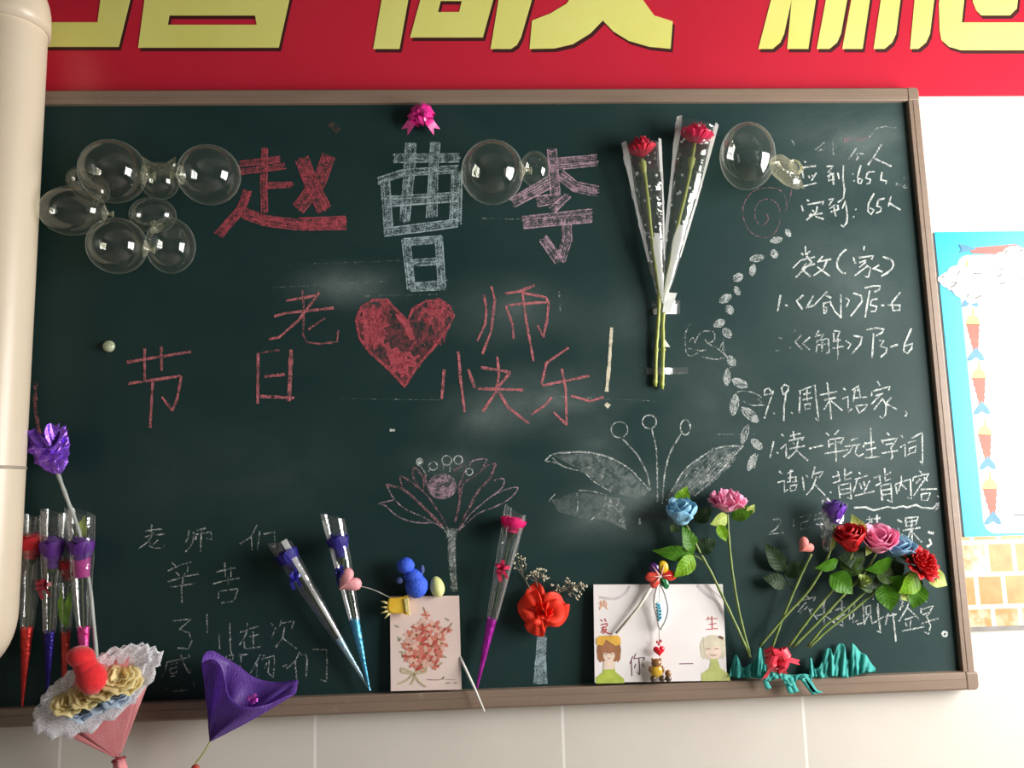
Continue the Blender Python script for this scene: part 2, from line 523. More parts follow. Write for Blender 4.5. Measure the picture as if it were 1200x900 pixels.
class Ink:
    """chalk strokes traced in a crop (x0, y0, scale) of the photograph and laid on the board"""
    def __init__(s, x0=0, y0=0, k=1.0):
        s.x0, s.y0, s.k = x0, y0, k
        s.mb, s.dust = MB(), MB()

    def P(s, p):
        chalk_n[0] += 1
        return (s.x0 + p[0] / s.k, s.y0 + p[1] / s.k)

    def line(s, pts, wd=2.2, dens=.85, curve=False, jit=.25, taper=False):
        q = [s.P(p) for p in pts]
        if curve and len(q) > 2:
            q = [(p.x, p.y) for p in smooth_path([V((x, y, 0)) for x, y in q], 6)]
        out = [q[0]]
        for a, b in zip(q, q[1:]):
            L = math.hypot(b[0] - a[0], b[1] - a[1])
            n = max(1, int(L / 5))
            for i in range(1, n + 1):
                out.append((a[0] + (b[0] - a[0]) * i / n, a[1] + (b[1] - a[1]) * i / n))
        d = .0005 + (chalk_n[0] % 9) * .00004
        o = len(s.mb.v); m = len(out)
        for i, (x, y) in enumerate(out):
            a, b = out[max(0, i - 1)], out[min(m - 1, i + 1)]
            tx, ty = b[0] - a[0], b[1] - a[1]
            L = math.hypot(tx, ty) or 1
            nx, ny = -ty / L, tx / L
            h = wd / 2 * (1 + rnd.uniform(-jit, jit))
            if taper: h *= .55 + .45 * math.sin(math.pi * min(1, max(0, i / max(1, m - 1))))
            dd = dens * rnd.uniform(.85, 1.1)
            s.mb.pt(B(x + nx * h, y + ny * h, d), dd); s.mb.pt(B(x - nx * h, y - ny * h, d), dd)
        for i in range(m - 1):
            k = o + 2 * i
            s.mb.f.append([k, k + 1, k + 3, k + 2])
        return s

    def lines(s, *ls, wd=2.2, dens=.85, curve=False):
        for l in ls: s.line(l, wd, dens, curve)
        return s

    def broad(s, pts, wd, dens=.66, step=2.3):
        """a broad stroke scribbled with the side and the tip of the stick; wd in crop units"""
        w = wd / s.k
        k = s.k
        s.line(pts, w, dens * .74, jit=.06)
        q = [s.P(p) for p in pts]
        n = max(2, int(w / step))
        x0, y0, s.x0, s.y0, s.k = s.x0, s.y0, 0, 0, 1
        for i in range(n + 1):
            off = (i / n - .5) * w * .96
            pp = []
            for j, (x, y) in enumerate(q):
                a, b = q[max(0, j - 1)], q[min(len(q) - 1, j + 1)]
                tx, ty = b[0] - a[0], b[1] - a[1]
                L = math.hypot(tx, ty) or 1
                o2 = off + rnd.uniform(-.8, .8)
                ex = rnd.uniform(-1.5, 2.0) * (-1 if j == 0 else (1 if j == len(q) - 1 else 0))
                pp.append((x - ty / L * o2 + tx / L * ex, y + tx / L * o2 + ty / L * ex))
            edge = i in (0, n)
            s.line(pp, rnd.uniform(1.1, 1.9), rnd.uniform(.75, .95) if edge else rnd.uniform(.5, .9))
        s.x0, s.y0, s.k = x0, y0, k
        return s

    def fill(s, pts, dens=.5):
        d = .0004
        i = [s.dust.pt(B(*s.P(p), d), dens) for p in pts]
        s.dust.f.append(i)
        return s

    def ring(s, c, rx, ry=None, wd=1.6, dens=.8, a0=0, a1=2 * math.pi):
        ry = ry or rx
        return s.line([(c[0] + rx * math.cos(a0 + (a1 - a0) * i / 18), c[1] + ry * math.sin(a0 + (a1 - a0) * i / 18)) for i in range(19)], wd, dens)

    def scribble(s, c, rx, ry, n=30, wd=1.4, dens=.7):
        for _ in range(n):
            a = rnd.uniform(0, 6.28); r = math.sqrt(rnd.random())
            x, y = c[0] + rx * r * math.cos(a) * .85, c[1] + ry * r * math.sin(a) * .85
            b = rnd.uniform(0, 6.28); l = min(rx, ry) * rnd.uniform(.2, .5)
            s.line([(x - l * math.cos(b), y - l * math.sin(b)), (x + l * math.cos(b + .5) * .4, y + l * math.sin(b) * .3), (x + l * math.cos(b), y + l * math.sin(b))], wd, dens, True)
        return s

    def done(s, name, colour, label=None):
        o = obj(name, s.mb, CH[colour], board, smooth=False, label=label)
        if s.dust.f: obj('chalk_dust', s.dust, DUST[colour], o, smooth=False)
        return o


# --- big names
k = Ink(240, 110, 3.75)
for pts, wd in (([(155, 305), (332, 285)], 25), ([(148, 345), (352, 318)], 24), ([(262, 238), (258, 400), (262, 520)], 25), ([(262, 405), (385, 400)], 27),
                ([(188, 425), (160, 505), (60, 622)], 38), ([(172, 525), (262, 556), (400, 575), (622, 568)], 46), ([(425, 285), (465, 390), (525, 512)], 62), ([(545, 272), (505, 385), (408, 505)], 58), ([(420, 572), (620, 566)], 60)):
    k.broad(pts, wd, .92)
k.done('chalk_character', 'red', 'broad red chalk surname character')
k = Ink(430, 110, 3.752)
for pts, wd in (([(120, 284), (405, 280)], 40), ([(192, 215), (186, 340), (165, 562)], 42), ([(300, 210), (293, 340), (285, 540)], 42), ([(50, 382), (160, 346), (400, 332)], 32),
                ([(80, 385), (96, 612)], 42), ([(395, 340), (388, 570)], 46), ([(92, 472), (400, 452)], 42), ([(75, 608), (240, 590), (400, 566)], 34),
                ([(172, 640), (195, 858)], 38), ([(162, 652), (325, 638)], 32), ([(316, 632), (330, 852)], 36), ([(180, 746), (335, 736)], 30), ([(190, 850), (348, 842)], 40)):
    k.broad(pts, wd, .84)
k.done('chalk_character', 'blue', 'broad pale blue chalk surname character')
k = Ink(430, 110, 3.752)
for pts, wd in (([(800, 312), (1012, 290)], 48), ([(812, 242), (828, 440)], 42), ([(800, 390), (640, 478)], 46), ([(848, 352), (915, 408), (1015, 430)], 44), ([(745, 474), (850, 458)], 42),
                ([(885, 447), (815, 515)], 30), ([(685, 565), (990, 535)], 54), ([(876, 560), (880, 640), (850, 738)], 42), ([(846, 736), (775, 635)], 42)):
    k.broad(pts, wd, .74)
k.done('chalk_character', 'mauve', 'broad mauve chalk surname character')

# --- greeting in pink line
k = Ink(110, 320, 4)
k.lines([(900, 130), (1050, 103)], [(845, 203), (900, 188), (1125, 163)], [(1058, 90), (960, 220), (870, 300), (820, 310)], wd=2.9)
k.lines([(978, 80), (985, 180), (980, 290), (1000, 325), (1060, 332), (1140, 322), (1145, 268)], [(1085, 210), (1005, 265)], wd=2.2, dens=.7)
k.done('chalk_character', 'pink')
k = Ink(110, 320, 4).lines([(155, 418), (455, 368)], [(238, 352), (238, 500)], [(316, 345), (318, 458)], [(160, 518), (410, 482)], [(410, 482), (390, 590), (368, 645)], [(368, 645), (318, 580)], [(276, 500), (264, 725)], wd=3.0)
k.done('chalk_character', 'pink')
k = Ink(110, 320, 4).lines([(770, 375), (768, 612)], [(800, 485), (895, 475)], [(780, 578), (940, 585)], wd=3.2).line([(775, 375), (870, 360)], 2, .6).line([(925, 358), (915, 600)], 4.8)
k.done('chalk_character', 'pink')
k = Ink(400, 320, 3.529).lines([(590, 90), (600, 150), (595, 210), (563, 280)], [(620, 55), (635, 110), (620, 240), (583, 335)], [(678, 85), (740, 75), (800, 50)], [(748, 72), (765, 200), (795, 365)],
                               [(690, 132), (745, 127), (850, 120)], [(680, 135), (708, 210), (712, 272)], [(750, 82), (845, 100), (858, 120), (850, 200), (835, 265)], [(835, 265), (812, 215)], wd=2.8)
k.done('chalk_character', 'pink')
k = Ink(400, 320, 3.529).lines([(425, 398), (415, 520)], [(484, 325), (492, 430), (510, 575)], [(525, 398), (552, 475)], [(578, 390), (700, 410), (650, 470)], [(645, 345), (652, 420), (640, 490), (583, 575)], [(565, 478), (755, 483)], [(650, 490), (690, 555), (775, 622)], wd=3.1)
k.done('chalk_character', 'pink')
k = Ink(400, 320, 3.529).lines([(940, 308), (848, 372), (828, 460)], [(832, 465), (1025, 425)], [(912, 395), (928, 480), (932, 628)], [(932, 628), (878, 575)], [(870, 512), (845, 545), (787, 583)], [(950, 508), (1030, 530), (1085, 512)], wd=2.8)
k.done('chalk_character', 'pink')
k = Ink(400, 320, 3.529).line([(1118, 225), (1108, 380), (1097, 490)], 4, 1.0).line([(1092, 540), (1108, 553)], 4.5, 1.0)
k.done('chalk_exclamation_mark', 'cream')

# --- heart
H = [(62, 190), (85, 140), (130, 112), (190, 110), (225, 150), (275, 200), (295, 150), (350, 115), (410, 112), (450, 140), (465, 175), (440, 230), (380, 310), (310, 390), (262, 470), (200, 400), (120, 330), (75, 270)]
k = Ink(400, 320, 3.529)
k.fill(H, .45).line(H + [H[0]], 3.2, .85)
k.scribble((130, 220), 58, 95, 46, 3.2, .85).scribble((385, 165), 75, 50, 40, 3.0, .8).scribble((250, 370), 60, 60, 42, 3.2, .9).scribble((400, 250), 40, 60, 20, 2.4, .7).scribble((180, 150), 50, 35, 20, 2.2, .7).scribble((280, 270), 90, 70, 14, 1.6, .5)
for i in range(9): k.line([(90 + i * 9, 150 + rnd.uniform(-15, 15)), (100 + i * 9, 300 + rnd.uniform(-20, 20))], 2.6, .85)
k.line([(230, 165), (265, 205), (295, 275)], 7, .95).line([(185, 290), (215, 370)], 6, .9).line([(220, 310), (245, 360)], 7, .95)
k.done('chalk_heart', 'red', 'red chalk heart scribbled full')

# --- flower drawing in white line, right of the middle
k = Ink(620, 460, 4.286)
k.ring((454, 187), 42, 40, 1.4, .7).ring((604, 147), 35, 34, 1.5, .75).ring((785, 175), 25, 38, 1.6, .75)
k.lines([(465, 228), (540, 310), (590, 400), (610, 490)], [(615, 180), (640, 300), (645, 550)], [(765, 205), (710, 300), (680, 420), (670, 560)], wd=1.8, dens=.68, curve=True)
k.lines([(80, 345), (120, 310), (190, 302), (290, 300), (400, 325), (500, 380), (560, 440), (605, 490)], wd=1.9, dens=.75, curve=True)
k.lines([(115, 325), (170, 370), (270, 400), (330, 450), (410, 498)], [(345, 310), (350, 350)], [(250, 492), (310, 495), (390, 515)], [(240, 500), (245, 570), (240, 600)], [(95, 550), (130, 510)], [(385, 520), (370, 590), (310, 640)], [(80, 345), (125, 350), (180, 372)], wd=1.5, dens=.6, curve=True)
k.fill([(120, 315), (290, 305), (400, 330), (500, 390), (600, 495), (560, 540), (410, 498), (270, 400)], .22)
k.fill([(370, 520), (450, 530), (490, 690), (380, 640)], .30)
k.scribble((430, 590), 50, 70, 24, 1.5, .5).scribble((330, 400), 60, 40, 12, 1.4, .45).scribble((470, 650), 30, 25, 8, 1.8, .6)
k.line([(555, 630), (557, 662)], 2.4, .8)
k.lines([(1075, 268), (960, 275), (870, 320), (790, 380), (740, 450), (690, 540)], [(1075, 268), (1000, 350), (920, 440), (830, 520)], wd=1.7, dens=.7, curve=True)
for i in range(16):
    u = i / 15
    a = (760 + 120 * u + rnd.uniform(-15, 15), 500 - 20 * u + rnd.uniform(-40, 20))
    b = (1040 - 60 * (1 - u) * rnd.random() * 2.4, 275 + 30 * u + rnd.uniform(-5, 25))
    k.line([a, ((a[0] + b[0]) / 2 - 14 + 28 * u, (a[1] + b[1]) / 2 - 14 + 30 * u), b], 1.4, .5, True)
k.done('chalk_flower_drawing', 'white', 'white chalk lily drawing with three stamens')

k2 = Ink(620, 460, 4.286).fill([(690, 540), (740, 450), (790, 380), (870, 320), (960, 280), (1070, 270), (1000, 350), (920, 440), (830, 520)], .22).fill([(240, 500), (390, 515), (480, 560), (470, 640), (300, 640), (150, 600), (110, 540)], .14)
obj('chalk_dust', k2.dust, DUST['white'], board, smooth=False)
# --- vine of small leaves, spiral, two bud sketches
k = Ink()
for (x, y, l, wd, a) in ((923.6, 273, 10, 6, 60), (909.6, 281.4, 15, 7, -10), (907.6, 297.6, 11, 8, 65), (887, 302.5, 17, 8, -12), (882, 316.5, 14, 7, 100), (865, 325, 13, 9, -30), (864, 341, 12, 6, 60), (850, 350, 16, 9, -30), (855, 363, 12, 9, 60), (843, 379, 14, 9, -25), (852, 390, 14, 9, 55),
                         (857, 423, 14, 9, 55), (852, 442, 20, 8, 92), (867, 449, 20, 10, 25), (860.5, 474, 26, 10, 98), (879, 486, 26, 11, 42), (872.7, 509, 24, 8, 108), (886.7, 520.5, 17, 9, 42), (881, 541.5, 22, 8, 112)):
    ca, sa = math.cos(math.radians(a)), math.sin(math.radians(a))
    pl = []
    for i in range(12):
        th = 2 * math.pi * i / 12
        u, v = math.cos(th), math.sin(th)
        vv = v * (1 - abs(u) ** 3 * .5)
        pl.append((x + l / 2 * u * ca - wd / 2 * vv * sa, y + l / 2 * u * sa + wd / 2 * vv * ca))
    k.fill(pl, .62); k.line(pl + [pl[0]], 1.2, .65)
    for j in range(4):
        o2 = rnd.uniform(-.3, .3) * wd
        k.line([(x - l * .4 * ca - o2 * sa, y - l * .4 * sa + o2 * ca), (x + l * .4 * ca - o2 * sa * .8, y + l * .4 * sa + o2 * ca * .8)], 1.2, .55)
k.lines([(857, 345), (850, 352)], [(848, 397), (847, 412), (852, 419)], [(857, 430), (853, 432)], [(888, 532), (884, 549)], wd=1.2, dens=.6)
k.done('chalk_vine', 'white', 'white chalk chain of small leaves')
k = Ink(840, 130, 5)
k.line([(440, 450), (430, 510), (400, 590)], 1.3, .5).line([(410, 560), (395, 490), (360, 460), (300, 450), (220, 468), (165, 530), (153, 610), (190, 700), (260, 740), (330, 725), (368, 650), (362, 560), (310, 517), (250, 532), (222, 590), (235, 650), (270, 670), (300, 640), (295, 610), (275, 608)], 1.3, .6, True)
k.done('chalk_spiral', 'dull')
k = Ink(700, 290, 5).lines([(545, 445), (515, 510), (520, 610), (545, 635), (590, 620)], [(540, 550), (560, 530), (575, 560)], [(575, 545), (600, 505), (625, 490)], [(625, 490), (680, 495), (685, 540), (650, 560), (630, 540)], [(530, 590), (600, 605), (635, 600)], [(610, 640), (690, 655), (745, 645)], [(640, 560), (700, 590), (760, 640)], [(720, 590), (735, 560), (750, 605)], wd=1.4, dens=.62, curve=True)
k.done('chalk_bud_drawing', 'white')
k = Ink(840, 440, 4.286).lines([(100, 85), (130, 78), (180, 85), (215, 102)], [(130, 128), (180, 150), (240, 148)], wd=1.3, dens=.65, curve=True).lines([(215, 102), (225, 108), (205, 122), (230, 132), (205, 142), (238, 150)], wd=1.3, dens=.65)
k.done('chalk_bud_drawing', 'white')

# --- lotus drawing left of the middle
k = Ink(430, 520, 5)
k.lines([(440, 490), (400, 465), (280, 460), (180, 425), (110, 365), (72, 350), (155, 330)], [(115, 240), (150, 310), (220, 380), (330, 430), (440, 490)], [(740, 215), (800, 205), (790, 260), (700, 330), (600, 420), (540, 510)], [(640, 380), (760, 290), (880, 255), (850, 310), (760, 365), (650, 410), (560, 490)], [(600, 130), (620, 100), (700, 90), (680, 135)], wd=1.5, dens=.7, curve=True)
k.done('chalk_lotus_outline', 'mauve')
k = Ink(430, 520, 5)
k.lines([(110, 240), (215, 270), (330, 370), (440, 490)], [(310, 350), (380, 420), (440, 480)], [(545, 260), (545, 330), (520, 450)], [(755, 115), (720, 200), (650, 280), (600, 370)], wd=3.0, dens=.7, curve=True)
k.lines([(215, 270), (195, 190), (280, 240), (350, 300), (420, 400), (470, 490)], [(310, 260), (270, 190), (280, 140), (330, 200), (330, 270)], [(350, 245), (340, 170)], [(515, 460), (545, 340), (540, 250), (580, 130), (500, 160)], [(550, 300), (570, 230), (640, 185), (700, 130), (755, 115)], [(620, 340), (570, 430), (530, 520)], wd=2.0, dens=.66, curve=True)
k.done('chalk_lotus_petals', 'dull', 'rose chalk lotus petals')
k = Ink(430, 520, 5)
k.ring((440, 250), 82, 72, 1.4, .7).scribble((440, 250), 82, 72, 46, 1.4, .6).fill([(440 + 78 * math.cos(i * .524), 250 + 68 * math.sin(i * .524)) for i in range(12)], .8)
k.done('chalk_lotus_centre', 'mauve')
k = Ink(430, 520, 5)
for c, r in (((310, 107), 20), ((388, 130), 24), ((468, 98), 28), ((535, 95), 25), ((600, 165), 20)):
    k.ring(c, r, r, 1.5, .75)
k.fill([(310 + 14 * math.cos(i * .785), 107 + 14 * math.sin(i * .785)) for i in range(8)], 1.0)
k.lines([(310, 127), (335, 160), (350, 190)], [(375, 150), (355, 165)], [(450, 125), (445, 160)], [(490, 130), (485, 165)], wd=1.3, dens=.6)
k.done('chalk_stamens', 'white')
k = Ink(430, 520, 5).fill([(468, 495), (528, 495), (520, 560), (522, 700), (530, 868), (506, 868), (484, 700), (476, 560)], .55)
k.lines([(440, 485), (478, 535)], [(465, 485), (490, 540)], [(535, 500), (512, 540)], [(560, 485), (516, 525)], wd=1.8, dens=.65)
k.line([(485, 525), (495, 700), (512, 868)], 8, .48).line([(475, 520), (480, 700), (508, 868)], 1.4, .6).line([(510, 530), (518, 700), (525, 865)], 1.2, .5)
for i in range(6): k.line([(480 + i * 6, 535 + rnd.uniform(0, 40)), (490 + i * 5, 690), (505 + i * 3, 840)], 1.2, .5)
k.done('chalk_lotus_stem', 'white', 'white chalk lotus stem')
k = Ink(530, 580, 3.6)
k.fill([(358, 590), (395, 590), (392, 700), (402, 796), (342, 796), (352, 700)], .8).line([(360, 600), (352, 700), (344, 795), (400, 795), (393, 700), (396, 600)], 1.6, .7)
for i in range(7): k.line([(362 + i * 5, 600), (358 + i * 5.5, 700), (350 + i * 7, 790)], 1.3, .6)
k.done('chalk_vase', 'blue', 'pale chalk vase under the red crepe flower')

# --- lesson notes on the right
k = Ink(900, 150, 6.667)
k.lines([(690, 155), (630, 245)], [(745, 200), (690, 200), (705, 232), (690, 250)], [(888, 125), (830, 220), (780, 290)], [(825, 235), (965, 300)], wd=1.9, dens=.72)
k.lines([(180, 85), (210, 140)], [(505, 100), (512, 210)], [(790, 75), (820, 30), (855, 0), (920, -10), (1000, 0)], [(370, 170), (440, 110)], [(380, 180), (430, 170)], wd=1.5, dens=.55)
k.done('chalk_text', 'white', 'half wiped white chalk note')
k = Ink(900, 150, 6.667).line([(1000, 432), (1090, 465)], 4.5, .5).line([(1055, 395), (1090, 380)], 3, .4)
k.done('chalk_smear', 'white')
k = Ink(900, 150, 6.667).line([(590, 92), (790, 82)], 4.5, .55).line([(800, 95), (980, 100)], 4, .3)
k.done('chalk_smear', 'dull')
k = Ink(900, 150, 6.667).line([(540, 150), (380, 175)], 4, .35)
k.done('chalk_smear', 'white')
k = Ink(900, 150, 6.667)
k.lines([(283, 256), (295, 270)], [(262, 312), (375, 297)], [(270, 350), (278, 390)], [(318, 370), (325, 392)], [(345, 365), (352, 385)], [(378, 350), (340, 412)], [(268, 457), (385, 428)],
        [(458, 300), (510, 298), (465, 350)], [(462, 378), (515, 355)], [(490, 345), (470, 412), (520, 400)], [(508, 370), (512, 445)], [(545, 350), (556, 400)], [(590, 292), (585, 390), (598, 480), (590, 550), (545, 582)],
        [(725, 290), (700, 380), (705, 430), (725, 435), (738, 402), (705, 395)], [(780, 345), (835, 340)], [(778, 350), (765, 390), (800, 402), (795, 430), (768, 438)], [(890, 345), (880, 412), (886, 405), (925, 415), (920, 440)],
        [(662, 355), (667, 364)], [(670, 408), (674, 418)], wd=1.9, dens=.9)
k.done('chalk_text', 'white', 'white chalk note of those due, 65')
k = Ink(900, 150, 6.667)
k.lines([(303, 560), (320, 572)], [(260, 605), (276, 652)], [(310, 598), (435, 575), (425, 600)], [(345, 640), (360, 655)], [(330, 668), (350, 682)], [(385, 610), (378, 655), (300, 720)], [(320, 685), (425, 665)], [(370, 690), (435, 712)],
        [(475, 560), (515, 550), (475, 605)], [(480, 630), (525, 600)], [(515, 620), (530, 690)], [(490, 655), (545, 640)], [(543, 600), (550, 640)], [(580, 630), (605, 570), (620, 680), (615, 740), (590, 772), (570, 758)],
        [(683, 630), (688, 640)], [(665, 690), (675, 698)], [(830, 510), (785, 590), (780, 650), (805, 675), (830, 640), (795, 625)], [(865, 560), (910, 550)], [(862, 565), (850, 610), (885, 620), (880, 650), (845, 665)], [(962, 530), (940, 612)], [(955, 590), (1035, 640)], wd=1.9, dens=.9)
k.done('chalk_text', 'white', 'white chalk note of those present, 65')
k = Ink(900, 280, 6)
k.lines([(262, 50), (266, 112)], [(235, 100), (250, 115)], [(295, 85), (268, 115)], [(175, 205), (230, 150), (330, 125)], [(270, 120), (310, 165)], [(268, 170), (240, 215), (300, 265)], [(250, 200), (330, 175)], [(310, 160), (195, 270)],
        [(385, 120), (348, 165)], [(350, 160), (445, 143)], [(415, 150), (390, 210), (320, 258)], [(345, 195), (435, 262)],
        [(678, 50), (672, 80)], [(600, 130), (615, 175)], [(640, 132), (740, 118), (728, 145)], [(640, 167), (690, 150)], [(690, 160), (640, 202)], [(700, 190), (610, 258)], [(690, 185), (722, 205), (705, 270), (682, 262)], [(735, 212), (782, 183)], [(740, 205), (805, 232)], wd=2.0, dens=.88)
k.lines([(550, 72), (510, 110), (487, 160), (490, 200), (520, 236), (548, 242)], [(808, 125), (868, 150), (880, 190), (850, 230), (795, 262)], wd=2.1, dens=.9, curve=True)
k.done('chalk_text', 'white', 'white chalk maths heading with brackets')
k = Ink(900, 280, 6)
k.lines([(88, 395), (68, 510)], [(122, 462), (138, 472)], [(250, 395), (200, 435), (242, 495)], [(320, 400), (270, 485), (330, 465)], [(415, 370), (330, 460)], [(405, 395), (445, 415)], [(385, 455), (440, 440), (445, 470)], [(390, 460), (395, 527), (410, 518), (412, 482), (385, 485)], [(440, 450), (470, 510), (515, 555)], [(512, 390), (513, 555)],
        [(545, 415), (572, 430), (550, 480)], [(600, 380), (655, 400), (662, 440), (580, 545)], [(680, 345), (740, 330), (790, 330), (785, 355), (748, 372)], [(715, 360), (682, 552)], [(725, 430), (770, 420)], [(725, 435), (720, 465), (765, 475), (755, 510), (722, 510)], [(795, 466), (816, 468)], [(930, 375), (870, 450), (880, 505), (925, 500), (928, 465), (840, 465)], wd=2.0, dens=.9)
k.done('chalk_text', 'white', 'white chalk first maths line')
k = Ink(900, 280, 6)
k.lines([(75, 695), (95, 700)], [(50, 790), (85, 780)], [(186, 640), (194, 650)], [(152, 765), (164, 765)], wd=1.6, dens=.55)
k.lines([(235, 675), (190, 725), (240, 775)], [(295, 690), (245, 735), (292, 780)], [(360, 640), (330, 690)], [(345, 680), (395, 670), (370, 700)], [(345, 715), (340, 795)], [(345, 715), (425, 700), (430, 800), (410, 800)], [(345, 748), (425, 735)], [(382, 708), (378, 790)], [(460, 645), (505, 650), (490, 690)], [(460, 660), (466, 720)], [(455, 722), (512, 710)], [(490, 695), (491, 845)], [(450, 770), (532, 755)], wd=1.8, dens=.72)
k.lines([(545, 715), (582, 740), (560, 775)], [(600, 680), (660, 690), (650, 740), (590, 808)], [(690, 640), (760, 625), (815, 635), (800, 660), (758, 682)], [(742, 665), (732, 835)], [(780, 715), (815, 715), (790, 755), (835, 770), (830, 800), (790, 832)], [(860, 760), (912, 742)], [(1008, 630), (960, 740), (955, 790), (980, 805), (1010, 770), (1017, 735), (965, 752)], wd=2.0, dens=.85)
k.done('chalk_text', 'white', 'white chalk second maths line')
k = Ink(880, 440, 5.4545)
k.lines([(130, 102), (112, 80), (88, 92), (84, 125), (120, 118), (145, 98)], [(142, 105), (112, 190), (85, 275)], [(143, 238), (153, 244)], [(208, 125), (195, 82), (215, 58), (240, 68), (238, 95), (210, 125)], [(225, 115), (212, 200), (210, 292)], [(256, 236), (268, 242)],
        [(315, 95), (308, 240)], [(305, 100), (410, 62), (415, 140), (435, 295), (412, 272)], [(335, 122), (385, 108)], [(358, 90), (360, 165)], [(330, 157), (392, 142)], [(342, 188), (380, 178), (375, 210), (350, 216), (342, 188)],
        [(440, 125), (550, 103)], [(468, 158), (545, 140)], [(487, 45), (505, 180), (513, 280)], [(500, 165), (465, 220)], [(510, 160), (585, 225)],
        [(590, 80), (605, 95)], [(585, 150), (620, 135), (623, 235), (648, 210)], [(645, 95), (690, 65), (680, 100)], [(665, 85), (655, 170)], [(650, 145), (745, 138)], [(690, 80), (700, 140)], [(670, 195), (745, 185), (725, 215), (692, 240), (670, 195)],
        [(808, 35), (825, 65)], [(775, 100), (770, 135)], [(780, 100), (890, 70), (880, 95)], [(795, 130), (845, 115)], [(830, 120), (770, 185)], [(840, 150), (785, 220)], [(840, 145), (865, 190), (860, 250), (840, 275), (820, 260)], [(900, 140), (860, 180)], [(865, 180), (935, 218)], [(985, 230), (1000, 240), (985, 262)], wd=1.8, dens=.8)
k.done('chalk_text', 'white', 'white chalk weekend homework heading')
k = Ink(880, 440, 5.4545)
k.lines([(145, 420), (122, 525)], [(165, 490), (175, 500)], [(195, 375), (210, 390)], [(190, 470), (225, 440), (226, 535), (252, 510)], [(250, 387), (318, 370)], [(270, 355), (277, 405)], [(240, 418), (340, 395), (325, 415)], [(270, 425), (277, 442)], [(245, 468), (345, 450)], [(302, 410), (290, 480), (240, 532)], [(290, 480), (365, 545)],
        [(372, 467), (460, 447)], [(480, 365), (500, 385)], [(560, 348), (535, 380)], [(495, 415), (500, 460)], [(500, 410), (595, 395), (572, 440)], [(505, 440), (575, 425)], [(470, 500), (620, 475)], [(540, 400), (545, 550)],
        [(640, 415), (682, 400)], [(600, 455), (700, 440)], [(650, 450), (630, 490), (590, 522)], [(680, 445), (665, 500), (690, 517), (720, 500)], [(735, 425), (715, 460)], [(725, 437), (790, 425)], [(765, 335), (773, 520)], [(735, 477), (800, 462)], [(728, 527), (825, 518)],
        [(870, 365), (885, 385)], [(835, 410), (845, 435)], [(845, 417), (940, 400), (920, 425)], [(860, 442), (920, 430), (895, 460), (905, 520), (893, 540)], [(835, 497), (940, 480)], [(960, 380), (975, 400)], [(955, 460), (985, 440), (986, 520), (1012, 500)], [(1025, 402), (1095, 365), (1098, 570), (1082, 545)], [(1000, 430), (1055, 415)], [(1010, 470), (1055, 450), (1050, 490), (1015, 500), (1010, 470)], wd=1.8, dens=.8)
k.done('chalk_text', 'white', 'white chalk reading homework line')
k = Ink(890, 500, 5.4545)
k.lines([(125, 285), (145, 300)], [(115, 357), (160, 345), (160, 420), (182, 400)], [(175, 302), (215, 280)], [(200, 275), (195, 350)], [(180, 330), (235, 320), (230, 345)], [(175, 355), (240, 350)], [(195, 380), (240, 370), (230, 405), (200, 412), (195, 380)], [(275, 320), (285, 407)], [(300, 310), (310, 325)], [(355, 255), (335, 330)], [(350, 302), (405, 285), (380, 332)], [(365, 320), (340, 390), (300, 437)], [(355, 370), (420, 440)], [(450, 416), (460, 424)],
        [(500, 285), (515, 345), (470, 362)], [(465, 322), (512, 310)], [(545, 262), (545, 342), (588, 328)], [(550, 312), (590, 290)], [(505, 370), (515, 460)], [(500, 377), (580, 360), (587, 465), (562, 452)], [(515, 405), (577, 395)], [(515, 432), (577, 422)], [(635, 290), (645, 305)], [(610, 337), (692, 312)], [(625, 335), (600, 420)], [(640, 360), (655, 400)], [(665, 350), (675, 380)], [(705, 345), (668, 420)], [(608, 442), (735, 412)],
        [(765, 310), (775, 360), (742, 378)], [(730, 327), (777, 315)], [(800, 265), (805, 347), (840, 333)], [(805, 312), (840, 290)], [(775, 375), (785, 472)], [(775, 378), (840, 363), (847, 482), (815, 468)], [(785, 407), (840, 398)], [(785, 437), (840, 428)], [(868, 370), (880, 432)], [(870, 367), (965, 335), (970, 462), (945, 452)], [(908, 310), (905, 360), (888, 412)], [(910, 370), (942, 402)],
        [(1020, 280), (1040, 300)], [(985, 320), (980, 350)], [(990, 322), (1082, 300), (1065, 332)], [(1030, 332), (1000, 362)], [(1050, 322), (1075, 347)], [(1060, 332), (985, 442)], [(1030, 402), (1135, 398)], [(1035, 430), (1092, 423), (1075, 470), (1037, 472), (1035, 430)], [(1136, 440), (1146, 450)], [(1145, 485), (1140, 515), (1122, 540)], wd=1.8, dens=.82)
k.done('chalk_text', 'white', 'white chalk homework line underlined with a wavy stroke')
k = Ink(890, 500, 5.4545)
k.line([(605, 518), (680, 515), (730, 535), (820, 512), (860, 520), (920, 508), (940, 517), (1000, 500), (1040, 518), (1110, 522), (1137, 490)], 2.0, .9)
k.done('chalk_underline', 'white')
k = Ink(890, 590, 5.2955)
k.lines([(85, 100), (120, 95), (135, 115), (100, 160), (50, 192), (150, 180)], [(210, 85), (212, 145)], [(250, 85), (315, 70), (300, 110), (255, 122), (255, 160), (320, 150)], [(345, 75), (385, 55)], [(340, 102), (380, 90)], [(350, 127), (375, 132)], wd=1.6, dens=.6)
k.done('chalk_text', 'white')
k = Ink(890, 590, 5.2955)
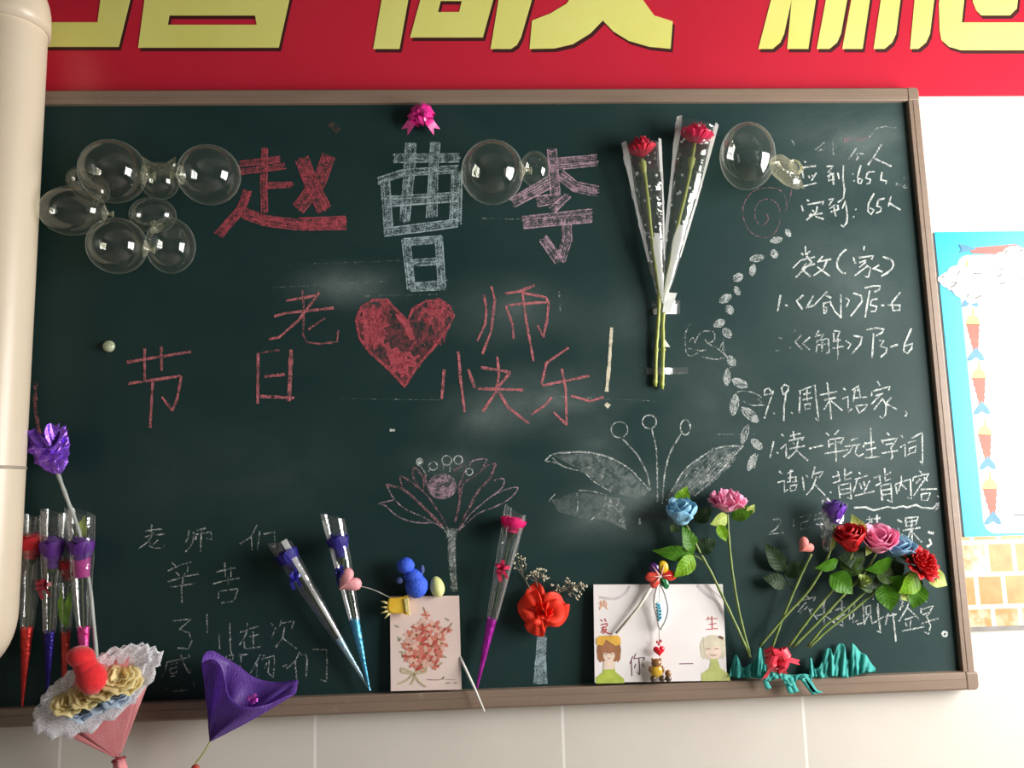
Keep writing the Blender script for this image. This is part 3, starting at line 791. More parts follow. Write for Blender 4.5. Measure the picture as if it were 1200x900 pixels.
k.lines([(660, 102), (750, 90)], [(680, 80), (700, 120)], [(730, 70), (730, 118)], [(690, 110), (660, 140)], [(800, 140), (797, 192), (828, 165), (835, 200)], [(855, 100), (885, 117)], [(862, 150), (872, 205), (890, 190)], [(905, 92), (985, 82), (970, 130), (912, 142), (905, 92)], [(910, 117), (975, 105)], [(890, 167), (1000, 150)], [(945, 100), (946, 242)], [(940, 172), (900, 252)], [(950, 180), (1008, 242)], wd=1.9, dens=.8)
k.lines([(1045, 177), (1082, 187)], [(1055, 220), (1066, 250), (1038, 270)], wd=2.8, dens=.9)
k.done('chalk_text', 'white')
k = Ink(890, 590, 5.2955)
k.lines([(290, 572), (305, 587)], [(240, 610), (245, 640)], [(265, 600), (350, 580), (335, 605)], [(290, 612), (240, 672)], [(300, 640), (250, 682)], [(308, 650), (320, 690), (290, 755)], [(330, 650), (310, 672)], [(330, 680), (360, 720)], [(420, 572), (385, 650)], [(355, 697), (450, 670)], [(400, 620), (402, 760), (425, 735)], [(400, 690), (482, 752)],
        [(470, 662), (540, 640)], [(510, 600), (517, 762), (490, 745)], [(480, 722), (532, 688)], [(555, 630), (560, 722), (580, 705)], [(560, 672), (602, 655)], [(592, 620), (580, 740), (612, 725)], [(640, 600), (650, 745)], [(650, 602), (705, 575), (705, 600)], [(660, 642), (690, 630), (690, 680), (662, 690), (660, 642)], [(675, 690), (650, 752)], [(688, 690), (700, 745), (728, 730)], [(605, 750), (650, 740)],
        [(730, 640), (752, 802), (730, 790)], [(720, 732), (772, 700)], [(740, 690), (735, 620)], [(800, 680), (782, 752)], [(780, 702), (852, 688)], [(828, 680), (847, 857)], [(870, 590), (890, 612), (870, 662)], [(880, 640), (895, 630)], [(935, 600), (912, 650)], [(945, 625), (960, 640)], [(920, 640), (865, 732)], [(920, 650), (992, 717)], [(900, 722), (970, 700)], [(940, 700), (935, 772)], [(905, 738), (915, 762)], [(885, 792), (1022, 765)],
        [(1010, 590), (1037, 612)], [(1000, 650), (1003, 682)], [(1000, 662), (1077, 635), (1060, 667)], [(1012, 692), (1062, 670), (1037, 700), (1062, 760), (1050, 812), (1022, 795)], [(1000, 747), (1112, 712)], wd=1.8, dens=.75)
k.ring((1150, 810), 14, 14, 2.6, .95)
k.done('chalk_text', 'white', 'white chalk homework line partly behind the flowers')

# --- message on the lower left
k = Ink(150, 600, 7.5)
k.lines([(208, 110), (205, 195)], [(150, 167), (300, 148)], [(145, 222), (210, 203), (322, 195)], [(225, 180), (180, 260), (95, 322)], [(195, 260), (190, 302), (230, 318), (300, 315), (322, 292)], [(270, 240), (200, 302)],
        [(535, 160), (530, 220), (506, 267)], [(575, 170), (575, 250), (545, 310), (503, 352)], [(605, 162), (682, 142)], [(600, 190), (595, 247)], [(595, 197), (730, 175), (735, 242), (690, 232)], [(645, 160), (638, 352)],
        wd=1.7, dens=.66)
k.done('chalk_text', 'white')
k = Ink(150, 600, 7.5)
k.lines([(385, 445), (430, 482)], [(350, 518), (460, 465), (557, 440)], [(420, 525), (455, 562)], [(530, 480), (520, 530), (488, 552)], [(350, 617), (480, 570), (622, 545)], [(370, 662), (587, 628)], [(485, 560), (470, 700), (475, 802)],
        [(850, 445), (855, 572)], [(905, 480), (905, 572)], [(775, 527), (942, 490)], [(740, 634), (880, 595), (982, 580)], [(880, 570), (880, 652)], [(795, 690), (795, 762)], [(800, 697), (970, 672), (935, 772)], [(820, 797), (932, 785)], wd=1.7, dens=.66)
k.done('chalk_text', 'white', 'thin white chalk message, upper lines')
k = Ink(150, 600, 4.093).lines([(620, 60), (590, 120), (535, 155)], [(590, 110), (596, 182)], [(632, 92), (622, 182)], [(650, 107), (702, 95), (705, 170), (680, 160)], wd=1.7, dens=.66)
k.done('chalk_text', 'white')
k = Ink(190, 710, 6)
k.lines([(65, 107), (207, 92), (120, 165)], [(120, 165), (190, 190), (207, 250), (185, 302), (108, 295)], [(315, 55), (318, 192)], [(475, 115), (480, 302)], [(400, 200), (405, 302)],
        [(545, 187), (682, 140)], [(600, 120), (590, 200), (543, 277)], [(575, 225), (580, 302)], [(610, 217), (682, 200)], [(640, 180), (640, 282)], [(590, 302), (692, 288)], [(765, 120), (785, 147)], [(750, 205), (770, 222), (800, 150)], [(840, 100), (820, 165)], [(835, 122), (927, 105), (910, 162)], [(860, 150), (850, 220), (798, 292)], [(850, 230), (947, 302)],
        wd=1.7, dens=.64)
k.done('chalk_text', 'white')
k = Ink(190, 710, 6)
k.lines([(130, 340), (150, 400), (180, 460), (205, 482), (195, 440)], [(30, 397), (197, 360)], [(35, 395), (20, 460), (-5, 505)], [(55, 412), (107, 400)], [(55, 442), (107, 430), (100, 470), (60, 477), (55, 442)], [(60, 497), (92, 490)], [(185, 340), (195, 352)],
        [(445, 340), (457, 382)], [(470, 352), (500, 340), (495, 380), (470, 377)], [(480, 300), (490, 342)], [(538, 347), (602, 340)], [(555, 350), (550, 442)], [(692, 340), (660, 400), (622, 472)], [(665, 400), (665, 502)], [(722, 335), (700, 382)], [(710, 372), (787, 350), (790, 420), (780, 502), (743, 468)], [(735, 400), (720, 442)], [(752, 380), (745, 472)],
        [(848, 427), (882, 410)], [(967, 325), (935, 390), (875, 442)], [(935, 390), (946, 532)], [(1010, 340), (1020, 380), (1012, 507)], [(970, 342), (1022, 345)], [(1058, 305), (1155, 308), (1160, 400), (1155, 532), (1113, 518)], wd=1.7, dens=.64)
k.lines([(40, 572), (30, 592)], [(70, 602), (187, 590)], [(110, 520), (105, 542)], [(220, 520), (225, 572)], wd=1.5, dens=.45)
k.done('chalk_text', 'white', 'thin white chalk message, lower lines')
k = Ink().line([(42, 448), (41, 478), (47, 512)], 4.5, .6)
k.done('chalk_stroke', 'pink')
for sc_, w_, d_ in (([(340, 310), (480, 305)], 1.1, .4), ([(320, 337), (450, 330)], 1.1, .4), ([(565, 256), (660, 258)], 1.1, .38), ([(640, 464), (770, 470)], 1.1, .4), ([(840, 509), (890, 509)], 1.1, .45),
                   ([(400, 467), (520, 469)], 1.1, .4), ([(425, 347), (520, 345)], 1.1, .4), ([(655, 340), (657, 365)], 1.5, .45), ([(805, 437), (775, 436)], 3, .35)):
    Ink().line(sc_, w_, d_).done('chalk_scratch', 'white')
Ink(400, 320, 3.529).line([(200, 650), (222, 650)], 3).done('chalk_dash', 'white')
k = Ink().line([(386, 144), (397, 154)], 8, .7)
k.done('chalk_smear', 'brown')
# ================================================================== BANNER
def flat(mb, pts, d, x0=0, y0=0, k=1.0):
    mb.poly([B(x0 + x / k, y0 + y / k, d) for x, y in pts])


M_red = mat('banner_red', (206, 40, 62), .32, .5, c2=(198, 34, 56), nscale=3)
M_yel = mat('banner_yellow', (238, 236, 138), .4, c2=(230, 226, 120), nscale=4)
M_dark = mat('banner_letter_edge', (70, 24, 24), .5)
zb = B(1150, 112, -.016).z
ban = thing('banner', 'long red slogan banner with big yellow characters above the blackboard', 'banner', (0, .016, zb))
mb = MB(); mb.box((LX + .3, .0165, zb), (RX - .25, .0215, zb + .55)); obj('banner_sheet', mb, M_red, ban, smooth=False)
G = []          # outlines (photo px, y < 0 is above the picture)
G.append([[(-60, 22), (111, 22), (122, -60), (-40, -60), (-30, -95), (172, -95), (136, 51), (-66, 51)]])
G.append([[(159, 52), (174, -60), (350, -60), (325, 52)], [(194, 25), (299, 25), (297, 14), (196, 14)]])
G.append([[(436.5, 53.5), (456, -60), (640, -60), (611, 40), (606, 49), (599, 53.5), (575, 53.5), (590, -38), (484, -38), (467.5, 53.5)]])
G.append([[(480, 40), (497, -22), (583, -22), (566, 40)], [(513, 10), (538, 10), (541, -3), (516, -3)]])
G.append([[(621, 53.5), (624, 20), (645, 12), (665, 0), (684, -30), (640, -30), (646, -60), (800, -60), (794, -30), (735, -30), (752, -8), (768, 14), (790, 21), (787.5, 53.5), (762, 51), (738, 44), (720, 33), (707.5, 20), (693, 35), (672, 48), (650, 53)]])
for a, b, c2, d2, cur in ((905, 927, 891, 920, 1), (930, 962, 925, 950, 0), (970, 995, 960, 987, 1), (1000, 1020, 990, 1014, 0), (1035, 1057, 1027, 1052, 1), (1075, 1100, 1070, 1092, 1)):
    dx = (a - c2) * 1.1
    pl = [(a + dx, -60), (b + dx, -60)]
    pl += [(d2 + 1.5, 36), (d2 - 3, 46), (d2 - 12, 53.5), (c2, 53.5)] if cur else [(d2, 53.5), (c2, 53.5)]
    G.append([pl])
G.append([[(1104, 0), (1116, -60), (1140, -60), (1131, 22.5), (1260, 22.5), (1256, 55), (1130, 55), (1116, 51), (1107, 43), (1105, 32)]])
G.append([[(1144, -2), (1148, 8), (1154, 14), (1188, 14), (1196, 6), (1204, -60), (1150, -60)]])


def hull_with_hole(mb, loops, d0, d1, off=(0, 0)):
    W = [[B(x + off[0], y + off[1], 0) for x, y in l] for l in loops]
    if len(W) == 1:
        mb.prism([(p.x, p.z) for p in W[0]], -d1, -d0)
    else:                       # quad outline with a quad hole: four prisms round it
        o, h = W
        for i in range(4):
            j = (i + 1) % 4
            q = {0: (0, 3), 1: (1, 0), 2: (2, 1), 3: (3, 2)}
        oo = [o[0], o[1], o[2], o[3]]; hh = [h[0], h[3], h[2], h[1]]
        for i in range(4):
            j = (i + 1) % 4
            mb.prism([(p.x, p.z) for p in (oo[i], oo[j], hh[j], hh[i])], -d1, -d0)


for g in G:
    mb = MB(); hull_with_hole(mb, g, -.0164, -.0152)
    l = obj('letter', mb, M_yel, ban, smooth=False)
    mb = MB(); hull_with_hole(mb, g, -.0165, -.0158, (2.6, 4.0))
    base = obj('letter_edge', mb, M_dark, l, smooth=False)

# ================================================================== POSTER
M_pblue = mat('poster_blue', (0, 176, 236), .3, c2=(20, 186, 238), nscale=6)
M_pcyan = mat('poster_edge', (170, 236, 250), .35)
M_pwhite = mat('poster_white', (250, 250, 248), .4)
M_pgrey = mat('poster_grey', (92, 82, 78), .5)
M_porange = mat('poster_orange', (206, 76, 48), .4)
M_pbrown = mat('poster_brown', (188, 96, 84), .4)
M_pyel = mat('poster_yellow', (232, 192, 104), .4)
M_pfin = mat('poster_fin', (62, 136, 168), .4)
pA, pB_ = B(1095, 272, -.016), B(1132, 634, -.016)
px0 = (pA.x + pB_.x) / 2
pz0, pz1 = B(1165, 634, -.016).z, B(1165, 271, -.016).z
pos_ = thing('poster', 'blue poster with white panel, cloud and red fish rockets on the wall beside blackboard', 'poster', (px0 + .3, .018, pz0))
mb = MB(); mb.box((px0, .0175, pz0), (px0 + .62, .0195, pz1)); obj('poster_sheet', mb, M_pblue, pos_, smooth=False)


def rrect(x0, x1, z0, z1, r):
    out = []
    for cx_, cz_, a in ((x1 - r, z1 - r, 0), (x0 + r, z1 - r, 90), (x0 + r, z0 + r, 180), (x1 - r, z0 + r, 270)):
        for i in range(6):
            th = math.radians(a + 18 * i)
            out.append((cx_ + r * math.cos(th), cz_ + r * math.sin(th)))
    return out


qx = B(1139, 460, -.016).x; qz1 = B(1160, 300, -.016).z; qz0 = B(1185, 623, -.016).z
mb = MB(); mb.prism(rrect(qx - .004, px0 + .596, qz0 - .004, qz1 + .004, .03), .0172, .0176); obj('panel_border', mb, M_pcyan, pos_, smooth=False)
mb = MB(); mb.prism(rrect(qx, px0 + .592, qz0, qz1, .028), .0169, .0173); obj('white_panel', mb, M_pwhite, pos_, smooth=False)


def rocket(x, y, w_, h, sc=1.0):
    """x, y: nose tip in the photo, w_ body width, h height to the tail"""
    D = -.0166
    mb = MB()
    n = 9
    L = [(x - w_ / 2 + w_ * .36 * i / n + 3.4 * i / n + (1.0 if i % 2 else 0), y + h * .30 + h * .58 * i / n) for i in range(n + 1)]
    R_ = [(x + w_ / 2 - w_ * .30 * i / n + 3.4 * i / n - (1.0 if i % 2 else 0), y + h * .30 + h * .58 * i / n) for i in range(n + 1)]
    flat(mb, L + R_[::-1], D)
    b = obj('rocket_body', mb, M_porange, pos_, smooth=False)
    mb = MB()
    flat(mb, [(x - w_ / 2, y + h * .31)] + [(x + w_ / 2 * math.cos(a), y + h * .31 - h * .2 * math.sin(a)) for a in [math.pi * i / 8 for i in range(8, -1, -1)]], D - -.0)
    flat(mb, [(x - 1.3, y + h * .12), (x - .8, y - 2), (x + 1, y - 2), (x + 1.5, y + h * .12)], D)
    obj('rocket_nose', mb, M_pyel, b, smooth=False)
    mb = MB()
    tx, ty = x + 3.6, y + h * .88
    flat(mb, [(tx, ty - 8), (tx - 8, ty + 2), (tx - 10, ty + 8), (tx - 5, ty + 8), (tx, ty + 4)], D + .0001)
    flat(mb, [(tx, ty - 8), (tx + 8, ty + 1), (tx + 10.5, ty + 7), (tx + 6, ty + 8), (tx, ty + 4)], D + .0001)
    obj('rocket_fin', mb, M_pfin, b, smooth=False)


rocket(1140, 362, 17, 60); rocket(1147, 425, 17, 60); rocket(1154, 492, 17, 57); rocket(1160, 554, 18, 60); rocket(1133, 306, 15, 52)
mb = MB(); flat(mb, [(1133, 291), (1190, 286), (1200, 291), (1215, 290), (1215, 296), (1195, 299), (1140, 297)], -.0164); b = obj('rocket_body', mb, M_pbrown, pos_, smooth=False)
mb = MB(); flat(mb, [(1123, 286), (1132, 287), (1145, 292), (1132, 295), (1123, 297), (1127, 292)], -.0163); obj('rocket_fin', mb, M_pfin, b, smooth=False)
for cl in (((1112, 328, 11), (1122, 322, 13), (1133, 325, 15), (1145, 327, 11), (1129, 338, 13), (1142, 340, 12), (1118, 334, 9), (1139, 349, 8), (1104, 327, 5)),
           ((1166, 316, 11), (1176, 306, 13), (1188, 300, 14), (1200, 302, 14), (1186, 318, 13), (1172, 325, 10), (1202, 318, 13))):
    mb = MB(); me2 = MB()
    for i, (x, y, r) in enumerate(cl):
        flat(mb, [(x + r * math.cos(a * .3927), y + r * .86 * math.sin(a * .3927)) for a in range(16)], -.0160 + i * .00002)
        a0 = .3 + i * 1.3
        arc = [(x + r * .8 * math.cos(a0 + j * .22), y + r * .7 * math.sin(a0 + j * .22)) for j in range(6)]
        flat(me2, arc + [(x2 + .5, y2 + 1.5) for x2, y2 in arc[::-1]], -.0157 + i * .00002)
    c_ = obj('cloud', mb, M_pwhite, pos_, smooth=False)
    obj('cloud_line', me2, M_pgrey, c_, smooth=False)
mb = MB(); flat(mb, [(1188, 603), (1230, 601.5), (1230, 603), (1188, 604.6)], -.0165); obj('printed_line', mb, M_pgrey, pos_, smooth=False)

# ================================================================== PIPE
M_pipe = mat('cream_plastic', (214, 199, 176), .35, .5, c2=(208, 193, 170), nscale=5)
pr = .078
dp = .108
edge = [B(x, y, dp) for x, y in ((55, 60), (40, 400), (22.5, 700))]
pxc = sum(p.x - pr * math.hypot(1, p.x / (CAM.y + dp)) for p in edge) / 3
zt = B(57, 36, dp).z; zbm = B(0, 716, dp).z
pipe = thing('pipe', 'thick cream plastic pipe standing upright at the left edge', 'pipe', (pxc, -dp, zbm - .1))
mb = MB()
prof = [(max(.001, pr * math.sin(a)), -.125 * math.cos(a)) for a in [math.pi / 2 * i / 10 for i in range(11)]] + [(pr, .3), (pr, zt - zbm)]
mb.lathe((pxc, -dp, zbm), prof, 48)
tube_ = obj('tube', mb, M_pipe, pipe)
mb = MB()
r1 = pr + .006
mb.lathe((pxc, -dp, zt), [(pr - .002, -.002), (r1, -.003), (r1, .028)] + [(r1 * math.cos(a) ** .8 if a < 1.5 else .001, .03 + .11 * math.sin(a)) for a in [i * math.pi / 16 for i in range(1, 9)]], 48)
obj('end_cap', mb, M_pipe, pipe)
mb = MB()
zc = B(30, 548, dp).z
mb.lathe((pxc, -dp, zc), [(pr - .001, -.004), (pr + .0015, -.003), (pr + .0015, .003), (pr - .001, .004)], 48)
obj('joint_ring', mb, mat('joint_grey', (170, 158, 140), .5), tube_)
mb = MB(); mb.box((pxc - .045, -dp + .06, zbm + .62), (pxc - .005, -.017, zbm + .68)); mb.box((pxc - .06, -.0175, zbm + .58), (pxc - .0, -.0142, zbm + .72))
obj('bracket', mb, M_pipe, pipe, smooth=False)
# ================================================================== MATERIALS OF THE GIFTS
M_balloon = film('balloon_clear', (.95, .96, .93), .06, .42, .012, .05, .12, 30, edge=4.5, rimhaze=.55, hazecol=(.82, .82, .74, 1))
M_balloon_k = film('balloon_knot', (.90, .90, .78), .14, .5, .10, .08, .6, 150, edge=1.5, rimhaze=.5, hazecol=(.84, .82, .66, 1))
M_film = film('cellophane', (.95, .96, .96), .10, .42, .02, .10, .45, 38, edge=4, rimhaze=.4)
M_filmd = film('cellophane_dotted', (.90, .91, .91), .12, .45, .03, .10, .8, 42, dots=True, edge=3.5, rimhaze=.45)
M_fold_glare = film('cellophane_fold_glare', (.95, .95, .95), .25, .5, .62, .12, .3, 60, hazecol=(.93, .93, .92, 1))  # white haze for folds, with the window's reflection painted in
M_glare_faint = film('cellophane_sheen', (.95, .95, .95), .22, .5, .20, .12, .3, 60, hazecol=(.93, .93, .92, 1))  # fainter painted reflection
M_white = mat('white_paper', (240, 238, 232), .6)
M_stem = mat('stem_green', (96, 122, 56), .5, c2=(128, 142, 78), nscale=30)
M_stem_y = mat('stem_yellow_green', (176, 182, 96), .5, c2=(150, 162, 80), nscale=40)
M_stem_g = mat('stem_grey', (178, 182, 176), .45, c2=(150, 156, 150), nscale=40)
M_stem_d = mat('stem_dark', (60, 78, 44), .5)


def foil(name, c, c2, rough=.33, metal=.75):
    return mat(name, c, rough, .6, metal, c2=c2, nscale=90, bump=.9, bscale=170)


M_rosered = mat('petal_red', (196, 26, 40), .6, c2=(170, 16, 32), trans=.25)
M_rosepurple = mat('petal_purple', (104, 46, 150), .6, c2=(84, 34, 126), trans=.25)
M_rosemag = mat('petal_magenta', (240, 30, 128), .6, c2=(222, 16, 108), trans=.25)
M_roseblue = mat('petal_indigo', (48, 40, 150), .6, c2=(36, 30, 120), trans=.2)
M_green = leafmat('leaf_green', (58, 108, 20), (82, 134, 32))
M_greenb = leafmat('leaf_bright', (104, 158, 24), (134, 176, 44))
M_greenp = leafmat('leaf_pale', (190, 204, 116), (168, 190, 90))
M_greend = leafmat('leaf_dark', (44, 62, 38), (54, 76, 46), .5)
M_greeno = leafmat('leaf_shadow_green', (58, 84, 36), (74, 100, 44), .45)


# ------------------------------------------------------------------ builders
def petal(mb, c, F, th, half, r0, r1, h, curl=0.0, point=0.25, nu=6, nv=6, wave=0.0, z0=0.0):
    ph = rnd.uniform(0, 6.28)

    def fn(u, v):
        s = u * 2 - 1
        wd = half * (.45 + .55 * math.sin(math.pi * (.15 + .62 * v)))
        a = th + s * wd
        r = r0 + (r1 - r0) * math.sin(v * math.pi / 2) ** .8 + curl * max(0, v - .55) ** 2 * 4
        z = z0 + h * v * (1 - point * s * s * v) - curl * max(0, v - .75) * .8
        r += wave * v * math.sin(ph + s * 5)
        z += wave * v * .5 * math.cos(ph + s * 7)
        return c + F @ V((r * math.cos(a), r * math.sin(a), z))
    mb.grid(nu, nv, fn)


def rose(mb, c, axis, R, H, layers=4, open_=.35, curl=.15, wave=0.0, point=.25):
    """petals wound round each other; c = base of the bloom"""
    c = V(c); F = frame(axis)
    for l in range(layers):
        k = (l + 1) / layers
        n = 3 + l
        for i in range(n):
            th = 2 * math.pi * i / n + l * .7 + rnd.uniform(-.15, .15)
            petal(mb, c, F, th, 1.15 * math.pi / n * 1.25, R * .10 * k, R * (.22 + .78 * k) * (1 + open_ * (k - 1) * .2), H * (1.02 - .16 * k * k + rnd.uniform(-.03, .03)), curl * R * k, point, wave=wave * R)
    mb.ball(c + F @ V((0, 0, H * .12)), R * .5, R * .5, H * .16, F, 12, 6)


def leaf(name, base, tip, width, m, parent, bend=.12, tilt=0.0, fold=.18, label=None, toward=V((0, -1, 0))):
    base, tip = V(base), V(tip)
    ax = tip - base
    L = ax.length
    ax.normalize()
    side = ax.cross(toward).normalized()
    nr = side.cross(ax).normalized()
    if nr.dot(toward) < 0: nr = -nr
    s2 = side * math.cos(tilt) + nr * math.sin(tilt)
    n2 = nr * math.cos(tilt) - side * math.sin(tilt)
    mb = MB()

    def fn(u, v):
        s = u * 2 - 1
        wd = width / 2 * (math.sin(math.pi * v ** .78) ** .95 * (1.06 - .12 * v) if 0 < v < 1 else .02)
        p = base + ax * L * v + s2 * s * wd
        p += n2 * (bend * L * math.sin(math.pi * v) * .6 + fold * abs(s) * wd)
        p += n2 * (.02 * L * math.sin(v * 15 + s * 2) * abs(s))
        return p
    mb.grid(6, 12, fn, attr=lambda u, v: (abs(u * 2 - 1) + .001, v + .001))
    return obj(name, mb, m, parent, label=label)


def stem(name, pts, r, m, parent, label=None, thin=0):
    mb = MB(); p = smooth_path(pts, 6)
    n = len(p)
    mb.tube(p, [r * (1 + .12 * math.sin(i * 1.7)) for i in range(n)], 7)
    return obj(name, mb, m, parent, label=label)


def bow(mb, c, R, n=10, axis=V((0, -1, 0)), wd=.45, seed=1):
    r = random.Random(seed)
    c = V(c); F = frame(axis, V((0, 0, 1)))
    for i in range(n):
        th = 2 * math.pi * i / n * 1.618 * 1.0
        el = r.uniform(.15, 1.15)
        d = F @ V((math.cos(th) * math.cos(el), math.sin(th) * math.cos(el), math.sin(el)))
        sd = d.cross(F @ V((0, 0, 1)))
        sd = sd.normalized() if sd.length > .1 else F @ V((1, 0, 0))
        nr = d.cross(sd)
        tw = r.uniform(-.5, .5)
        sdx = sd * math.cos(tw) + nr * math.sin(tw)
        L = R * r.uniform(.8, 1.05)

        def fn(u, v):
            a = v * 2 * math.pi
            q = d * (L * .5 * (1 - math.cos(a))) + nr * (L * .30 * math.sin(a) * (1 - .3 * math.cos(a)))
            return c + q + sdx * ((u - .5) * R * wd)
        mb.grid(1, 12, fn)


def ribbon(mb, pts, wd, wv, notch=True):
    """flat ribbon along pts, width vector wv"""
    p = smooth_path(pts, 5); n = len(p) - 1
    wv = V(wv).normalized() * wd / 2
    o = len(mb.v)
    for i, q in enumerate(p):
        mb.pt(q - wv); mb.pt(q); mb.pt(q + wv)
    if notch:
        e = (p[-1] - p[-2]).normalized()
        mb.v[-3] += e * wd * .35; mb.v[-1] += e * wd * .35; mb.v[-2] -= e * wd * .25
    for i in range(n):
        k = o + 3 * i
        mb.f.append([k, k + 1, k + 4, k + 3]); mb.f.append([k + 1, k + 2, k + 5, k + 4])


def cone_film(mb, top, tip, w_top, w_tip, depth=.6, t0=0.0, t1=1.0, rim=.0, rim_dir=0.0, crk=.04, n=20, m=14, flare=0.0, pinch=1.0):
    """open wrapper between tip (t=0) and top (t=1)"""
    top, tip = V(top), V(tip)
    ax = (top - tip); L = ax.length; ax.normalize()
    F = frame(ax)
    cr = [[rnd.uniform(-crk, crk) for _ in range(n)] for _ in range(m + 1)]

    def fn(u, v):
        a = 2 * math.pi * u
        t = t0 + (t1 - t0) * v
        e = 1 + (rim * .5 * (1 + math.cos(a - rim_dir)) if v == 1 else 0)
        r = (w_tip + (w_top - w_tip) * t ** pinch) / 2 * (1 + flare * max(0, t - .8) * 5 * .2)
        r *= 1 + cr[round(v * m)][round(u * n) % n]
        return tip + ax * (L * t * e) + F @ V((r * math.cos(a), depth * r * math.sin(a), 0))
    mb.grid(n, m, fn, True)


def wrapped_rose(label, top, tip, w, foil_t, m_bloom, m_foil, bloom_t=.80, bloom_w=.9, bloom_h=.16, d0=.03, d1=.022, group=None, glare=True, m_bow=None, bow_t=.6, collar=None, rim=.06, rim_dir=0.0, m_leaf=None, cat='flower'):
    T, P = B(*top, d0), B(*tip, d1)
    P.z = max(P.z, zi0 + .0015)
    s = S_(*top, 1, d0)
    wt = w * s
    ax = (T - P); L = ax.length
    r = thing('wrapped_rose', label, cat, P, group)
    at = lambda t: P + ax * t
    mb = MB(); cone_film(mb, T, P, wt, .006, .88, foil_t - .01, 1, rim, rim_dir)
    wr = obj('film_wrapper', mb, M_film, r)
    if glare:  # window reflection on the film, painted as a whitish strip
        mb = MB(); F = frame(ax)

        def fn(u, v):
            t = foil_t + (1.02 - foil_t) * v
            a = abs(glare) + (u - .5) * (.62 if glare > 0 else .4)
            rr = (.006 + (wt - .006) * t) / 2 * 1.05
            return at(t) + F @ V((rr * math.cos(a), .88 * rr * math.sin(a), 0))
        mb.grid(3, 12, fn); obj('film_fold_glare', mb, M_fold_glare if glare > 0 else M_glare_faint, wr)
    mb = MB(); cone_film(mb, T, P, wt * .98, .004, .88, 0.0, foil_t, 0, 0, .05, 16, 10)
    obj('foil_cone', mb, m_foil, r)
    mb = MB(); rose(mb, at(bloom_t), ax, wt * bloom_w * .66 * bloom_t, L * bloom_h * 1.15, 4, wave=.03, curl=.0, point=.12)
    bl = obj('bloom', mb, m_bloom, r)
    stem('stem', [at(foil_t * .6), at((foil_t + bloom_t) / 2), at(bloom_t + .02)], .0022, M_stem_d, r)
    mb = MB()
    F = frame(ax)
    for i in range(5):
        petal(mb, at(bloom_t - .035), F, i * 1.256, .55, .002, wt * .30 * bloom_t, L * .075, 0, .5)
    obj('sepal', mb, M_stem_d, bl)
    if collar:
        mb = MB(); cone_film(mb, at(bloom_t + bloom_h * .9), at(bloom_t - .05), wt * .98 * bloom_t, wt * .5, .86, 0, 1, 0, 0, .05); obj('paper_collar', mb, collar, r)
    if m_bow:
        bc = at(bow_t) + V((-wt * .10, -wt * .44 * bow_t - .004, 0))
        mb = MB(); bow(mb, bc, wt * .36, 8, seed=int(L * 1e4) % 97)
        b = obj('bow', mb, m_bow, r, smooth=False, solid=.0004)
        mb = MB()
        ribbon(mb, [bc, bc + V((-.006, -.004, -.014)), bc + V((-.002, .0, -.03))], .008, (1, 0, .2))
        ribbon(mb, [bc, bc + V((.006, -.004, -.010)), bc + V((.012, .0, -.024))], .008, (1, 0, -.2))
        obj('ribbon_tail', mb, m_bow, b, smooth=False, solid=.0004)
    if m_leaf:
        for q in (-.012, .012):
            leaf('leaf', at(foil_t + .02), at(foil_t + .26) + V((q, -.004, 0)), .016, m_leaf, r)
    return r


# ================================================================== BALLOONS
def balloon(px, py, rx, ry, label, group, knot=None, d=None, ang=0.0):
    s = S_(px, py, 1, .06)
    RX_, RY_ = rx * s, ry * s
    d = d if d is not None else RX_ + .004
    c = B(px, py, d)
    t = thing('balloon', label, 'balloon', (c.x, c.y, c.z - RY_), group)
    R = Matrix.Rotation(math.radians(ang), 3, 'Y')
    mb = MB(); mb.ball(c, RX_, min(RX_, RY_), RY_, R, 40, 24)
    b = obj('skin', mb, M_balloon, t)
    if knot:
        k = B(*knot, d * .9)
        dr = (k - c).normalized()
        rr = 1.0 / math.sqrt((dr.x / RX_) ** 2 + (dr.z / RY_) ** 2 + (dr.y / RX_) ** 2)
        mb = MB()
        a = c + dr * rr * .97
        F = frame(dr)
        q = min(RX_, RY_)
        mb.lathe(a, [(.32 * q, -.05 * q), (.15 * q, .05 * q), (.07 * q, .13 * q), (.05 * q, .19 * q), (.12 * q, .27 * q), (.13 * q, .31 * q), (.02 * q, .30 * q)], 16, F)
        obj('knot', mb, M_balloon_k, t)
    return t


gL = 'clear balloons clustered at the upper left'
balloon(132, 201, 38, 37, 'large clear balloon, topmost of the left cluster', gL, (172, 205))
balloon(245, 205, 36, 35, 'large clear balloon nearest the red chalk surname, right end of the cluster', gL, (206, 205))
balloon(85, 247, 38, 29, 'clear balloon at the left end of the cluster, touching the pipe', gL, (122, 250))
balloon(137, 288, 34, 33, 'lower left balloon of the cluster, clear and round, next to its lowest right one', gL, (172, 292), d=.075)
balloon(200, 288, 28, 33, 'clear oval balloon at the lowest right of the left cluster', gL, (180, 262), d=.065)
balloon(179, 252, 27, 21, 'small clear balloon in the middle of the left cluster', gL, None, d=.05)
balloon(187, 212, 22, 22, 'small clear balloon between the two large upper balloons of the cluster', gL, None, d=.055)
balloon(103, 217, 28, 18, 'small clear balloon behind the topmost one, left side of the cluster', gL, (122, 243), d=.05, ang=35)
t = thing('balloon_scrap', 'crumpled yellowish balloon neck stretched between two large clear balloons', 'balloon', B(188, 200, .055))
mb = MB()


def fn(u, v):
    x = 167 + 39 * u
    y = 183 + 16 * v + 9 * math.sin(math.pi * u) * (1 - .3 * v)
    return B(x, y, .058 + .012 * math.sin(math.pi * v) + .003 * math.sin(u * 22 + v * 3))


